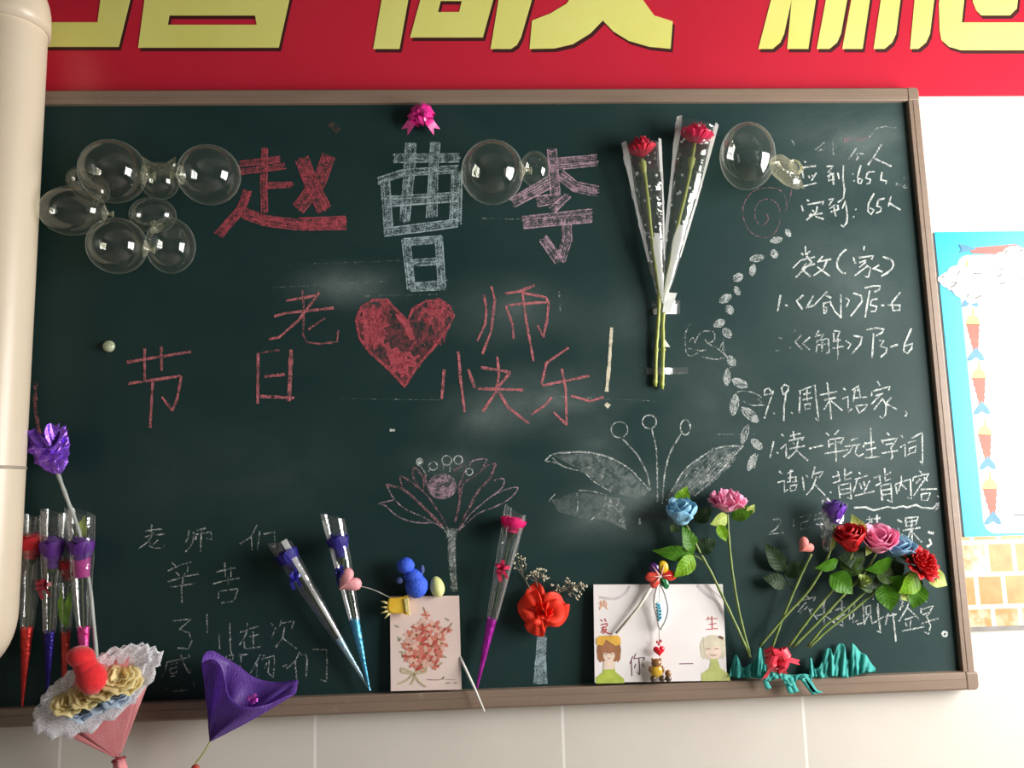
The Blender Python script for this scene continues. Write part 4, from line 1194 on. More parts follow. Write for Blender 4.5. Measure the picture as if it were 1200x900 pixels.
mb.grid(16, 5, fn); obj('neck', mb, M_balloon_k, t)
gM = 'pair of clear balloons between two chalk surnames'
balloon(577, 202, 36, 37, 'large clear balloon between the blue and the mauve chalk surnames', gM, (616, 200))
balloon(627, 198, 17, 21, 'small clear balloon over the left arm of the mauve chalk surname', gM, None, d=.05)
tb = balloon(876, 183, 31, 39, 'big clear oval balloon right of the wrapped carnations, with a crumpled tail', None, None)
mb = MB()


def fn(u, v):
    a = 2 * math.pi * u
    x = 902 + 36 * v
    y = 196 + 10 * v
    r = (7 + 12 * math.sin(min(1, v * 1.1) * 2.5)) * (1 + .10 * math.sin(5 * a + 6 * v))
    return B(x + r * .3 * math.sin(a), y + r * math.sin(a), .06 + r * .0016 * math.cos(a))


mb.grid(20, 10, fn, True)
obj('crumpled_tail', mb, M_balloon_k, tb)
mb = MB(); cpt = B(932, 196, .07)
for i in range(3):
    mb.tube(smooth_path([cpt + V((.014 * math.cos(a + i), -.004 * i, .016 * math.sin(a + i * .7))) for a in [j * .9 for j in range(8)]], 4), .003 - .0004 * i, 8)
obj('tied_end', mb, M_balloon_k, tb)

# ================================================================== SMALL THINGS ON THE BOARD
M_mag = mat('pale_green_glass', (196, 204, 176), .15, .6, c2=(150, 160, 128), nscale=120)
c = B(128, 406, .0)
t = thing('magnet', 'small round pale magnet on the left of the board', 'magnet', c)
mb = MB(); s = S_(128, 406, 1)
mb.lathe(c, [(.001, -.0115), (4 * s, -.0105), (6.3 * s, -.007), (7 * s, -.003), (7 * s, -.0004)], 20, Matrix(((1, 0, 0), (0, 0, 1), (0, 1, 0))).transposed())
obj('magnet_dome', mb, M_mag, t)

M_pinkrib = mat('ribbon_hot_pink', (240, 56, 160), .3, .6, c2=(220, 34, 136), nscale=60)
c = B(494, 138, .012)
t = thing('ribbon_bow', 'shiny hot pink pull bow at the top edge of the blackboard', 'bow', c)
mb = MB(); bow(mb, c, .034, 18, wd=.62, seed=5); obj('loop_cluster', mb, M_pinkrib, t, smooth=False, solid=.0004)
for a in ((476, 152), (510, 152)):
    mb = MB(); q = B(*a, .012); ribbon(mb, [c, (c + q) / 2 + V((0, -.014, .002)), q], .022, (.7, 0, -.7) if a[0] < 490 else (.7, 0, .7)); obj('tail', mb, M_pinkrib, t, smooth=False, solid=.0004)

# ------- the two wrapped carnations
M_carn = mat('carnation_red', (214, 30, 66), .6, c2=(186, 18, 50), trans=.3)
M_carnp = mat('carnation_pink', (236, 52, 104), .6, c2=(220, 34, 84), trans=.3)


def carnation(mb, c, axis, R, H):
    F = frame(axis)
    for l in range(4):
        n = 8 - l
        for i in range(n):
            petal(mb, c, F, 2 * math.pi * i / n + l, .5, R * .08, R * (1 - l * .24), H * (.55 + .16 * l), R * .10, .1, 8, 5, wave=R * .10)


for lab, top, tip, w, blm, bw, path, stemp, m_ in (
        ('left of the two carnations in dotted cellophane, red bloom', (752, 172), (775, 352), 44, (752, 184), 15, None, [(752, 186), (757, 215), (765, 290), (772, 345), (771, 380), (769, 410), (768, 453)], M_carn),
        ('right of the two carnations in dotted cellophane, pink-red bloom tilted right', (816, 149), (777, 352), 46, (814, 168), 17, None, [(814, 168), (806, 215), (793, 270), (781, 330), (777, 375), (777, 410), (776, 456)], M_carnp)):
    tp, ti = B(*top, .035), B(*tip, .02)
    t = thing('wrapped_carnation', lab, 'flower', B(*stemp[-1], .006), 'wrapped carnations taped to the board')
    s = S_(*top, 1)
    mb = MB(); cone_film(mb, tp, ti, w * s, .012, .55, 0, 1, .015, math.pi / 2, .10, 22, 16, pinch=.75)
    wr = obj('film_wrapper', mb, M_filmd, t)
    F = frame(tp - ti)
    for a in (2.75, .35, 1.75):  # film folds, whitened to stand for the light caught on them
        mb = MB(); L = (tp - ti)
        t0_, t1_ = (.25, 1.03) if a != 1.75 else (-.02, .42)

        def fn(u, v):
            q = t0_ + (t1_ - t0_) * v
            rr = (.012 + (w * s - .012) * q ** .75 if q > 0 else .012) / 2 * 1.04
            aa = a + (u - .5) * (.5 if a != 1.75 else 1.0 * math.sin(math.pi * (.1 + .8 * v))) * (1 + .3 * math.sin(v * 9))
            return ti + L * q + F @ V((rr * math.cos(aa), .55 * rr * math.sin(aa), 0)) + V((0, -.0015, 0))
        mb.grid(3, 14, fn); obj('film_fold_glare', mb, M_fold_glare, wr)
    mb = MB(); bc = B(*blm, .033); carnation(mb, bc, tp - ti + V((0, -.05, 0)), bw * s * 1.05, 15 * s * 1.5); b = obj('bloom', mb, m_, t)
    mb = MB(); q = B(stemp[1][0], stemp[1][1], .03); mb.lathe(bc + (q - bc) * .7, [(.002, 0), (.006, .008), (.0085, .022), (.009, .034)], 12, frame(bc - q)); obj('calyx', mb, M_stem_y, b)
    dd = [.033, .03, .026, .02, .014, .011, .009]
    st = stem('stem', [B(*p, dd[i]) for i, p in enumerate(stemp)], .0045, M_stem_y, t, thin=.6)
    mb = MB(); nd = B(*stemp[5], dd[5]); mb.ball(nd, .0062, .0062, .006); nd = B(*stemp[6], dd[6]); mb.ball(nd + V((0, 0, .012)), .006, .006, .008); obj('stem_node', mb, M_stem_y, st)
# tape holding them
M_tapew = mat('tape_white', (236, 238, 232), .3)
M_tapec = film('tape_clear', (.95, .97, .96), .10, .3, .10, .15, .3, 90)
mb = MB()
mb.prism([(p.x, p.z) for p in (B(778, 345), B(791, 346), B(783, 368), B(774, 368))], -.0215, -.0195)
obj('adhesive_tape', mb, M_tapew, None, smooth=False, label='bright white tape strip across the carnation stems', cat='tape')
mb = MB(); mb.prism([(p.x, p.z) for p in (B(765, 363), B(771, 361), B(772, 368), B(766, 369))], -.0042, -.0010)
obj('adhesive_tape', mb, M_tapew, None, smooth=False, label='tiny white tape scrap left of the carnation stems', cat='tape')
mb = MB(); mb.prism([(p.x, p.z) for p in (B(778, 397), B(785, 407), B(779, 407))], -.0042, -.0010)
obj('adhesive_tape', mb, M_tapew, None, smooth=False, label='small white triangle of tape low on the carnation stems', cat='tape')
mb = MB(); mb.grid(10, 3, lambda u, v: B(757 + 49 * u, 432 + 8 * v - 1.5 * u + (1 - u) * -1, .0024 + .013 * math.exp(-((u - .34) / .22) ** 2)))
obj('adhesive_tape', mb, M_tapec, None, label='clear tape strip across the ends of the carnation stems', cat='tape')
mb = MB(); mb.grid(10, 3, lambda u, v: B(764 + 33 * u, 352 + 16 * v, .0024 + .0185 * math.exp(-((u - .40) / .32) ** 2)))
obj('adhesive_tape', mb, M_tapec, None, label='clear wrinkled tape under the cellophane ends', cat='tape')
# ================================================================== LEFT ROSES
fo_red = foil('foil_orange_red', (224, 70, 62), (190, 40, 44))
fo_blue = foil('foil_deep_blue', (58, 48, 150), (36, 30, 104))
fo_org = foil('foil_orange', (230, 92, 76), (200, 60, 56))
fo_pink = foil('foil_pink', (240, 96, 170), (220, 60, 140))
fo_ice = foil('foil_ice_blue', (190, 216, 226), (130, 178, 204))
fo_sky = foil('foil_sky_blue', (110, 190, 222), (60, 150, 200))
fo_mag = foil('foil_magenta', (206, 60, 200), (170, 30, 160))
M_coll = mat('collar_magenta', (226, 70, 180), .5, trans=.4)
gR = 'roses in clear cones at the left end of the ledge'
wrapped_rose('red rose in clear cone with orange-red foil, beside the pipe', (39, 614), (26, 828), 32, .43, M_rosered, fo_red, .80, 1.0, .13, .034, .024, gR, glare=0)
wrapped_rose('purple rose in clear cone with dark blue foil tip', (63, 608), (55, 822), 30, .38, M_rosepurple, fo_blue, .72, 1.02, .16, .045, .027, gR, glare=-.7, m_bow=mat('ribbon_dark_red', (140, 30, 50), .35), bow_t=.64)
wrapped_rose('rose with orange foil tip and green leaves, behind the two purple roses', (82, 612), (74, 818), 28, .37, M_rosered, fo_org, .66, .9, .12, .026, .018, gR, glare=0, m_leaf=M_greenb)
wrapped_rose('purple rose with magenta collar and pink foil, above the red plush bouquet', (94, 606), (100, 822), 34, .40, M_rosepurple, fo_pink, .72, .95, .15, .048, .028, gR, glare=0, collar=M_coll)
# crinkled purple foil flower on a grey stick
M_crink = foil('foil_violet', (110, 52, 196), (160, 110, 226), .28, .6)
t = thing('foil_flower', 'crinkled violet foil flower on a grey stick, upper left beside the pipe', 'flower', B(113, 818, .02))
mb = MB()
c = B(70, 556, .05); tp = B(55, 517, .055)
F = frame(tp - c)
Lc = (tp - c).length
cr = [[rnd.uniform(-.22, .22) for _ in range(24)] for _ in range(13)]


def fn(u, v):
    a = 2 * math.pi * u
    r = (.002 + .043 * math.sin(min(1.0, v * 1.25) * 1.5) ** .8) * (1 + cr[round(v * 12)][round(u * 24) % 24])
    z = Lc * v * (1.0 + .25 * math.sin(2 * a + 1) * v)
    return c + F @ V((r * math.cos(a) * .92, r * math.sin(a) * .6, z))


mb.grid(24, 12, fn, True); obj('foil_bloom', mb, M_crink, t, smooth=False)
mb = MB()
for i in range(5): petal(mb, c + F @ V((0, 0, .03)), F, i * 1.25, .8, .006, .028, Lc * 1.05, .004, .4, wave=.006)
obj('inner_petal', mb, M_crink, t, smooth=False)
stem('stem', [B(67, 553, .05), B(79, 586, .047), B(92, 622, .04), B(104, 680, .03), B(113, 770, .022), B(114, 818, .02)], .0045, M_stem_g, t)
leaf('leaf', B(95, 640, .035), B(99, 604, .03), .026, M_greenp, t)

# ================================================================== BOUQUET WITH RED ROSE BEAR
M_crepe = mat('crepe_pink', (255, 180, 182), .65, c2=(252, 160, 166), nscale=26, trans=.3, bump=.4, bscale=240)
M_red_f = mat('plush_red', (226, 16, 30), .8, c2=(206, 8, 22), nscale=120, sheen=.4, bump=.5, bscale=500)
M_pyel_ = mat('paper_yellow', (255, 245, 200), .6, c2=(252, 236, 176), trans=.45)
M_pblu = mat('paper_pale_blue', (222, 234, 246), .6, c2=(204, 222, 240), trans=.45)
t_ = NT('lace_white')
vo = t_.n('TexVoronoi', {'Vector': t_.obj(), 'Scale': 150.0}, feature='DISTANCE_TO_EDGE')
hole = t_.math('GREATER_THAN', vo.outputs['Distance'], .16)
al = t_.math('SUBTRACT', .84, t_.math('MULTIPLY', hole, .34))
df = t_.n('BsdfPrincipled', {'Base Color': srgb(242, 240, 246), 'Roughness': .7})
M_lace = t_.done(t_.n('MixShader', {0: al, 1: t_.n('BsdfTransparent').outputs[0], 2: df.outputs[0]}).outputs[0])
tip = B(139, 890, .085); cen = B(116, 806, .115)
t = thing('bouquet', 'paper flower bouquet in pink crepe with white lace collar, hanging over the frame', 'bouquet', B(146, 912, .08))
ax = (cen - tip)
# the mouth of the bouquet leans to the viewer: its rim is an ellipse in the photo
e1 = (B(186, 776, .10) - B(46, 838, .11)) * .5
e2 = V((.10, -.075, .62)).normalized() * .058


def rimpt(a, k, drop=0.0):
    return cen + e1 * (math.cos(a) * k) + e2 * (math.sin(a) * k) + V((0, -.001, -drop))


mb = MB(); NP = 64
ruf = [rnd.uniform(-.06, .06) for _ in range(NP)]


def fn(u, v):
    a = 2 * math.pi * u
    p = rimpt(a, .94 * (1 + ruf[round(u * NP) % NP] * v), .004)
    q = tip + (p - tip) * (v ** 1.25)
    w_ = .004 * math.sin(a * 12) * v * (1 - .3 * v)
    return q + (q - (tip + ax * v)).normalized() * w_ if v > .05 else tip + (p - tip).normalized() * .012 * (v * 20 * .3 + .7)


mb.grid(NP, 12, fn, True); pk = obj('crepe_wrapper', mb, M_crepe, t, solid=.0008)
mb = MB()


def fn(u, v):
    a = 2 * math.pi * u
    hd = V((.028, -.02, -.075))
    r = .010 + .010 * v + .002 * math.sin(6 * a)
    F = frame(hd)
    return tip + hd * v + F @ V((r * math.cos(a), r * math.sin(a), 0))


mb.grid(18, 5, fn, True); obj('crepe_tail', mb, M_crepe, pk, solid=.0008)
mb = MB(); ring = [tip + frame(V((.028, -.02, -.075))) @ V((.0125 * math.cos(a), .0125 * math.sin(a), 0)) for a in [i * .4 for i in range(17)]]
mb.tube(ring, .0025, 6); obj('tie', mb, mat('tie_red', (150, 40, 44), .5), pk)
mb = MB(); NL = 72
rf = [rnd.uniform(-.05, .05) for _ in range(NL)]


def fn(u, v):
    a = 2 * math.pi * u
    k = .60 + .46 * v + rf[round(u * NL) % NL] * v
    p = rimpt(a, k, -.012 * math.sin(v * 2.6) + .03 * max(0, -math.sin(a)) * v)
    return p + V((0, -.007 * v, .006 * v * math.sin(a * 17)))


mb.grid(NL, 6, fn, True); obj('lace_collar', mb, M_lace, t, solid=.0006)
mb = MB()
mb.grid(NL, 6, lambda u, v: fn(u + .006, v) * .0 + rimpt(2 * math.pi * u, .50 + .42 * v + rf[round(u * NL + 9) % NL] * v, -.018) + V((0, -.010 * v, .005 * v * math.sin(2 * math.pi * u * 15))), True)
obj('lace_collar', mb, M_lace, t, solid=.0006)
for i, (x, y, m_, R) in enumerate(((84, 820, M_pyel_, .026), (104, 812, M_pyel_, .026), (126, 800, M_pyel_, .027), (142, 792, M_pyel_, .028), (120, 820, M_pblu, .022), (138, 812, M_pblu, .025), (98, 830, M_pblu, .022), (116, 808, M_pyel_, .02), (152, 800, M_pyel_, .02))):
    mb = MB(); c = B(x, y + 5, .118)
    rose(mb, c, V((.1, -.75, .65)), R, .024, 3, wave=.12, curl=.5)
    obj('paper_flower', mb, m_, t, solid=.0006)
# red plush rose bud on top, two lobes
mb = MB()
s = S_(100, 780, 1, .15)
mb.ball(B(95, 770, .150), 16.5 * s, 15 * s, 13 * s, Matrix.Rotation(.25, 3, 'Y'), 22, 14, .02)
mb.ball(B(107, 794, .148), 17.5 * s, 16 * s, 20 * s, Matrix.Rotation(-.35, 3, 'Y'), 22, 14, .02)
mb.ball(B(101, 782, .150), 14 * s, 13 * s, 16 * s, Matrix.Rotation(-.35, 3, 'Y'), 22, 14, .02)
obj('plush_bud', mb, M_red_f, t)

# ================================================================== PURPLE WRAPPING PAPER
t_ = NT('purple_gauze')
fb = t_.n('TexWave', {'Vector': t_.obj(), 'Scale': 60.0, 'Distortion': 12.0, 'Detail': 3.0})
colr = t_.mix(fb.outputs[1], srgb(112, 66, 172), srgb(146, 104, 204))
pb = t_.n('BsdfPrincipled', {'Base Color': colr, 'Roughness': .45, 'Specular IOR Level': .6})
tl = t_.n('BsdfTranslucent', {'Color': colr})
s1 = t_.n('MixShader', {0: .5, 1: pb.outputs[0], 2: tl.outputs[0]})
M_gauze = t_.done(t_.n('MixShader', {0: .10, 1: s1.outputs[0], 2: t_.n('BsdfTransparent', {'Color': (.7, .5, .95, 1)}).outputs[0]}).outputs[0])
Z = lambda x, y, d: B(180 + x / 5, 720 + y / 5, d)
tipP = Z(328, 748, .075)
t = thing('wrapping_paper', 'open cone of purple gauze wrapping hung over the bottom frame', 'wrapping', tipP)
rim = [Z(282, 285, .105), Z(300, 228, .085), Z(350, 214, .05), (Z(432, 262, .025)), Z(500, 300, .018), Z(560, 350, .018), Z(640, 385, .018), Z(740, 395, .02), Z(826, 385, .022), Z(846, 388, .028), Z(842, 415, .035), Z(832, 462, .05), Z(805, 470, .065), Z(755, 490, .09), Z(680, 524, .12), Z(580, 545, .14), Z(500, 530, .145), Z(440, 470, .145), Z(415, 370, .14), Z(385, 290, .13), Z(335, 262, .125)]
rp = smooth_path(rim + [rim[0]], 5)
mb = MB(); NR = len(rp) - 1


def fn(u, v):
    p = rp[round(u * NR) % NR]
    q = tipP + (p - tipP) * (.01 + .99 * v)
    q = q + V((0, .012 * math.sin(u * 40 + 3 * v) * v * (1 - v) * 2.5, .004 * math.sin(u * 55) * v * (1 - v) * 3))
    if q.z > zo0 - .03: q.y = min(q.y, -.034 if q.z < zi0 + .004 else -.004)
    return q


mb.grid(NR, 12, fn, True)
obj('gauze_cone', mb, M_gauze, t, solid=.0007)
mb = MB(); c = Z(580, 500, .10)
bow(mb, c, .014, 7, seed=3); obj('pink_tinsel', mb, foil('foil_tinsel', (240, 130, 230), (200, 60, 190)), t, smooth=False, solid=.0004)
stem('stem', [Z(430, 560, .085), tipP, Z(290, 815, .074), Z(245, 875, .072), Z(225, 910, .07)], .0016, M_stem_y, t)
mb = MB(); c = Z(245, 898, .073); mb.ball(c, .009, .006, .007, None, 12, 8, .1); obj('red_tag', mb, mat('tag_red', (190, 60, 56), .5), t)

# ================================================================== LEANING ROSES, BLUE AND MAGENTA
wrapped_rose('indigo rose in clear cone leaning left, pale icy foil tip', (330, 640), (434, 809), 25, .36, M_roseblue, fo_ice, .84, 1.0, .12, .030, .022, 'indigo roses in clear cones', glare=2.2, m_bow=mat('ribbon_indigo', (44, 40, 150), .3), bow_t=.80)
wrapped_rose('indigo rose in clear cone standing straighter, sky blue foil tip', (391, 611), (433, 809), 26, .42, M_roseblue, fo_sky, .78, 1.0, .13, .040, .024, 'indigo roses in clear cones', glare=.8, m_bow=mat('ribbon_indigo_dark', (36, 36, 130), .3), bow_t=.70)
wrapped_rose('magenta rose in clear cone leaning right, magenta foil tip', (603, 605), (559, 806), 27, .40, M_rosemag, fo_mag, .90, .98, .085, .034, .022, None, glare=-2.4, m_bow=mat('ribbon_crimson', (206, 40, 84), .3), bow_t=.70)

# ================================================================== FOAM PICKS AND CARD WITH FLOWERS
def heart_outline(n=28):
    pts = []
    for i in range(n):
        a = 2 * math.pi * i / n
        pts.append((16 * math.sin(a) ** 3 / 17, (13 * math.cos(a) - 5 * math.cos(2 * a) - 2 * math.cos(3 * a) - math.cos(4 * a)) / 17))
    return pts


def foam_heart(mb, c, R, thick, ang=0.0):
    ca, sa = math.cos(ang), math.sin(ang)
    H_ = [(x * ca - y * sa, x * sa + y * ca) for x, y in heart_outline()]
    lv = [(.0, thick), (.55, thick * .93), (.85, thick * .6), (1, 0), (.85, -thick * .6), (0, -thick)]
    n = len(H_)
    mb.grid(n, len(lv) - 1, lambda u, v: c + V((H_[round(u * n) % n][0] * R * max(.001, lv[round(v * (len(lv) - 1))][0]), -lv[round(v * (len(lv) - 1))][1], H_[round(u * n) % n][1] * R * max(.001, lv[round(v * (len(lv) - 1))][0]))), True)


M_salm = mat('foam_salmon', (246, 150, 140), .6, c2=(238, 136, 128))
M_pinkf = mat('foam_pink', (238, 168, 172), .6, c2=(228, 150, 156))
M_wire = mat('wire_grey', (150, 146, 138), .4)
c = B(409, 681, .062)
t = thing('foam_pick', 'pale pink foam heart on a thin wire, before the straighter indigo rose', 'foam heart', c)
mb = MB(); foam_heart(mb, c, .030, .013, -.9); obj('foam_head', mb, M_pinkf, t)
stem('wire', [B(418, 686, .062), B(437, 691, .045), B(456, 700, .027), B(464, 706, .027)], .0012, M_wire, t)

M_cardp = mat('card_pink', (240, 220, 212), .45, c2=(234, 208, 200), nscale=6)
ca = [B(457, 699, .014), B(538, 698, .014), B(541, 808, .020), B(458, 810, .020)]
t = thing('greeting_card', 'pink greeting card printed with a coral flower bouquet, upright on the ledge', 'card', (ca[2] + ca[3]) / 2)


def slab(mb, q, th):
    n = (q[1] - q[0]).cross(q[3] - q[0]).normalized()
    if n.y > 0: n = -n
    o = len(mb.v)
    for p in q: mb.pt(p)
    for p in q: mb.pt(p - n * th)
    mb.f += [[o, o + 1, o + 2, o + 3], [o + 7, o + 6, o + 5, o + 4], [o, o + 4, o + 5, o + 1], [o + 1, o + 5, o + 6, o + 2], [o + 2, o + 6, o + 7, o + 3], [o + 3, o + 7, o + 4, o]]
    return n


mb = MB(); cn = slab(mb, ca, .0025); obj('card_sheet', mb, M_cardp, t, smooth=False)
M_cor = [mat('print_coral_%s' % n_, c_, .5) for n_, c_ in (('light', (244, 196, 178)), ('mid', (228, 136, 118)), ('deep', (206, 92, 82)))]
M_prcen = mat('print_stamen', (150, 110, 70), .5)
M_prlf = mat('print_leaf', (176, 170, 140), .5)
M_prbow = mat('print_ribbon', (214, 200, 160), .5)
crd = lambda x, y, e=.0003: (lambda u, v: ca[0].lerp(ca[1], u).lerp(ca[3].lerp(ca[2], u), v) + cn * e)((x - 128) / 394, (y - 275) / 530)
pf = MB()
bq = {0: MB(), 1: MB(), 2: MB()}; cenm = MB(); lf = MB()
r2 = random.Random(4)
spots = [(330, 385, 26), (375, 450, 44), (420, 480, 34), (460, 468, 20), (310, 435, 30), (275, 495, 42), (235, 500, 34), (345, 500, 40), (300, 545, 50), (360, 560, 52), (415, 545, 40), (245, 570, 42), (230, 615, 36), (280, 620, 46), (330, 600, 44), (350, 640, 44), (300, 665, 42), (385, 610, 40), (405, 575, 32), (375, 665, 28), (255, 650, 32), (215, 545, 26), (320, 470, 30), (395, 520, 36), (270, 455, 24)]
for i, (x, y, r) in enumerate(spots):
    b = bq[r2.choice((0, 1, 1, 2))]
    e = .0003 + i * .00002
    for p in range(6):
        b = bq[r2.choice((0, 0, 1, 1, 2))]
        a = p * 1.047 + r2.random() * .4
        cxp, cyp = x + r * .58 * math.cos(a), y + r * .58 * math.sin(a)
        b.poly([crd(cxp + r * .48 * math.cos(a) * math.cos(q) - r * .26 * math.sin(a) * math.sin(q), cyp + r * .48 * math.sin(a) * math.cos(q) + r * .26 * math.cos(a) * math.sin(q), e + p * .000002) for q in [j * .785 for j in range(8)]])
    cenm.poly([crd(x + r * .2 * math.cos(q), y + r * .2 * math.sin(q), e + .00002) for q in [j * 1.047 for j in range(6)]])
for (x, y, a) in ((165, 445, .4), (175, 515, 1), (300, 415, 2), (450, 410, .6), (470, 440, 2.2), (190, 590, .2), (405, 660, 2.6), (180, 520, 2.5), (430, 620, .5), (195, 610, 1.4), (320, 350, 1.1)):
    lf.poly([crd(x + 16 * math.cos(q) * math.cos(a) - 6 * math.sin(q) * math.sin(a), y + 16 * math.cos(q) * math.sin(a) + 6 * math.sin(q) * math.cos(a), .00025) for q in [j * .785 for j in range(8)]])
pr_ = obj('printed_bouquet', bq[1], M_cor[1], t, smooth=False)
obj('printed_petals', bq[0], M_cor[0], pr_, smooth=False); obj('printed_petals', bq[2], M_cor[2], pr_, smooth=False); obj('printed_stamens', cenm, M_prcen, pr_, smooth=False); obj('printed_leaves', lf, M_prlf, pr_, smooth=False)


def strip2(mb, pts, wd, fn_, e=.0009):
    p = smooth_path([V((x, y, 0)) for x, y in pts], 6)
    o = len(mb.v)
    for i, q in enumerate(p):
        a, b = p[max(0, i - 1)], p[min(len(p) - 1, i + 1)]
        d = (b - a).normalized()
        mb.pt(fn_(q.x - d.y * wd / 2, q.y + d.x * wd / 2, e)); mb.pt(fn_(q.x + d.y * wd / 2, q.y - d.x * wd / 2, e))
    for i in range(len(p) - 1):
        k_ = o + 2 * i
        mb.f.append([k_, k_ + 1, k_ + 3, k_ + 2])


mb = MB()
for l in ([(255, 705), (210, 685), (190, 680), (195, 700), (255, 712)], [(255, 705), (310, 690), (328, 680), (320, 705), (258, 712)], [(255, 710), (220, 745), (170, 765)], [(258, 712), (290, 760), (325, 785)], [(262, 712), (255, 750), (240, 770)]):
    strip2(mb, l, 9, crd)
obj('printed_bow', mb, M_prbow, t, smooth=False)
mb = MB(); strip2(mb, [(330, 745), (380, 748), (415, 745), (425, 730), (420, 745)], 3, crd); strip2(mb, [(430, 748), (495, 750)], 1.6, crd); strip2(mb, [(437, 766), (462, 766)], 4, crd); strip2(mb, [(482, 766), (500, 767)], 4, crd)
obj('printed_script', mb, mat('print_brown', (130, 104, 92), .5), t, smooth=False)

# things along the card's upper edge
M_bluef = mat('foam_blue', (40, 78, 214), .7, c2=(66, 108, 230), nscale=220, bump=1.0, bscale=260)
M_bluep = mat('foam_grey_blue', (78, 98, 150), .7, c2=(60, 80, 140), nscale=160, bump=.8, bscale=420)
W_ = lambda x, y, d: B(430 + x / 4.738, 640 + y / 4.738, d)
s = S_(482, 680, 1, .03) / 4.738
t = thing('foam_figure', 'small glittery blue foam figure with round head and raised paws atop the card', 'toy figure', W_(275, 280, .013))
mb = MB(); mb.ball(W_(275, 222, .026), 64 * s, 56 * s, 66 * s, None, 24, 14, .03); obj('body', mb, M_bluef, t)
mb = MB(); mb.ball(W_(258, 165, .028), 54 * s, 44 * s, 40 * s, None, 20, 12, .03); obj('chest', mb, M_bluef, t)
mb = MB(); mb.ball(W_(215, 108, .030), 50 * s, 44 * s, 45 * s, None, 20, 12, .03)
hd = obj('head', mb, M_bluef, t)
mb = MB(); mb.ball(W_(208, 120, .052 - .012), 15 * s, 10 * s, 12 * s, None, 12, 8); obj('muzzle', mb, M_bluep, hd)
for x, y, a, b_ in ((182, 190, 22, 20), (306, 130, 14, 26)):
    mb = MB(); mb.ball(W_(x, y, .03), a * s, 18 * s, b_ * s, None, 14, 8, .03); obj('paw', mb, M_bluep, t)
M_lime = mat('foam_pale_green', (214, 220, 140), .55, c2=(226, 230, 164))
c = W_(390, 225, .0205)
t = thing('foam_egg', 'pale green foam egg beside the blue foam figure', 'foam egg', W_(398, 282, .013))
mb = MB()
R = Matrix.Rotation(math.radians(-12), 3, 'Y')
mb.lathe(c, [(max(.0005, 40 * s * math.sin(a) * (1 + .12 * math.cos(a))), -58 * s * math.cos(a)) for a in [math.pi * i / 14 for i in range(15)]], 24, R)
egg = obj('egg_body', mb, M_lime, t)
mb = MB(); mb.tube([c, W_(397, 262, .0092), W_(404, 330, .0085), W_(408, 520, .0085)], .0014, 6); obj('stick', mb, M_wire, t)
M_yelf = mat('foam_yellow', (238, 186, 40), .55, c2=(246, 206, 70))
M_yelp = mat('foam_pale_yellow', (240, 226, 150), .55)
c = W_(172, 330, .028)
t = thing('foam_flower', 'yellow foam flower with pale spikes on the card corner', 'foam flower', c)
mb = MB()
outl = [(120, 288), (160, 285), (195, 280), (222, 272), (236, 300), (228, 330), (240, 370), (222, 385), (200, 372), (160, 375), (128, 372), (112, 345), (116, 310)]
mb.prism([(W_(x, y, .028).x, W_(x, y, .028).z) for x, y in outl], -.034, -.0235); obj('foam_blossom', mb, M_yelf, t, bev=.004, smooth=False)
mb = MB(); mb.prism([(W_(x, y, .036).x, W_(x, y, .036).z) for x, y in ((205, 292), (230, 285), (233, 330), (238, 372), (215, 368), (210, 330))], -.0372, -.0342); obj('pale_petal', mb, M_yelp, t, bev=.001, smooth=False)
for x, y, x2, y2 in ((120, 318, 78, 305), (116, 340, 80, 338), (118, 358, 78, 372), (126, 370, 98, 402), (212, 282, 236, 268), (228, 372, 240, 385)):
    mb = MB(); mb.tube([W_(x, y, .029), W_(x2, y2, .031)], [.0034, .0012], 8); obj('spike', mb, M_yelp, t)
stick = thing('thin_stick', 'thin white stick leaning from the card over the bottom frame', 'stick', B(568, 834, .045))
mb = MB(); mb.tube(smooth_path([B(539, 770, .0165), B(548, 789, .028), B(556, 806, .038), B(568, 834, .045)], 4), [.0030] * 9 + [.0027] * 2 + [.0022, .0015], 8) if False else mb.tube([B(539, 770, .0165), B(548, 789, .028), B(556, 806, .037), B(568, 834, .042)], [.0030, .0030, .0027, .0014], 8)
obj('stick_rod', mb, M_white, stick)

# ================================================================== RED CREPE FLOWER WITH BABY'S BREATH
M_crered = mat('crepe_red', (255, 84, 52), .6, c2=(248, 64, 40), nscale=30, trans=.5, bump=.3, bscale=260)
c = B(637, 718, .012)
t = thing('crepe_flower', 'large orange-red crepe paper flower with dried white sprigs', 'flower', c)
s = S_(637, 712, 1, .02)
N_ = lambda x, y, d: B(530 + x / 3.6, 580 + y / 3.6, d)
mb = MB(); F = frame(V((.05, -1, .1)), V((0, 0, 1)))


def ruffle(mb, cc, path, wd, d0, amp):
    """a folded crepe strip: path of pixels for the outer rim, inner rim near the heart of the flower"""
    p = smooth_path([N_(x, y, d) for x, y, d in path], 6); n = len(p) - 1

    def fn(u, v):
        q = p[round(u * n)]
        k_ = cc.lerp(q, .12 + .88 * v)
        return k_ + V((0, -d0 * math.sin(math.pi * v * .8) - amp * math.sin(u * 17) * v, amp * .5 * math.cos(u * 13) * v))
    mb.grid(n, 6, fn)


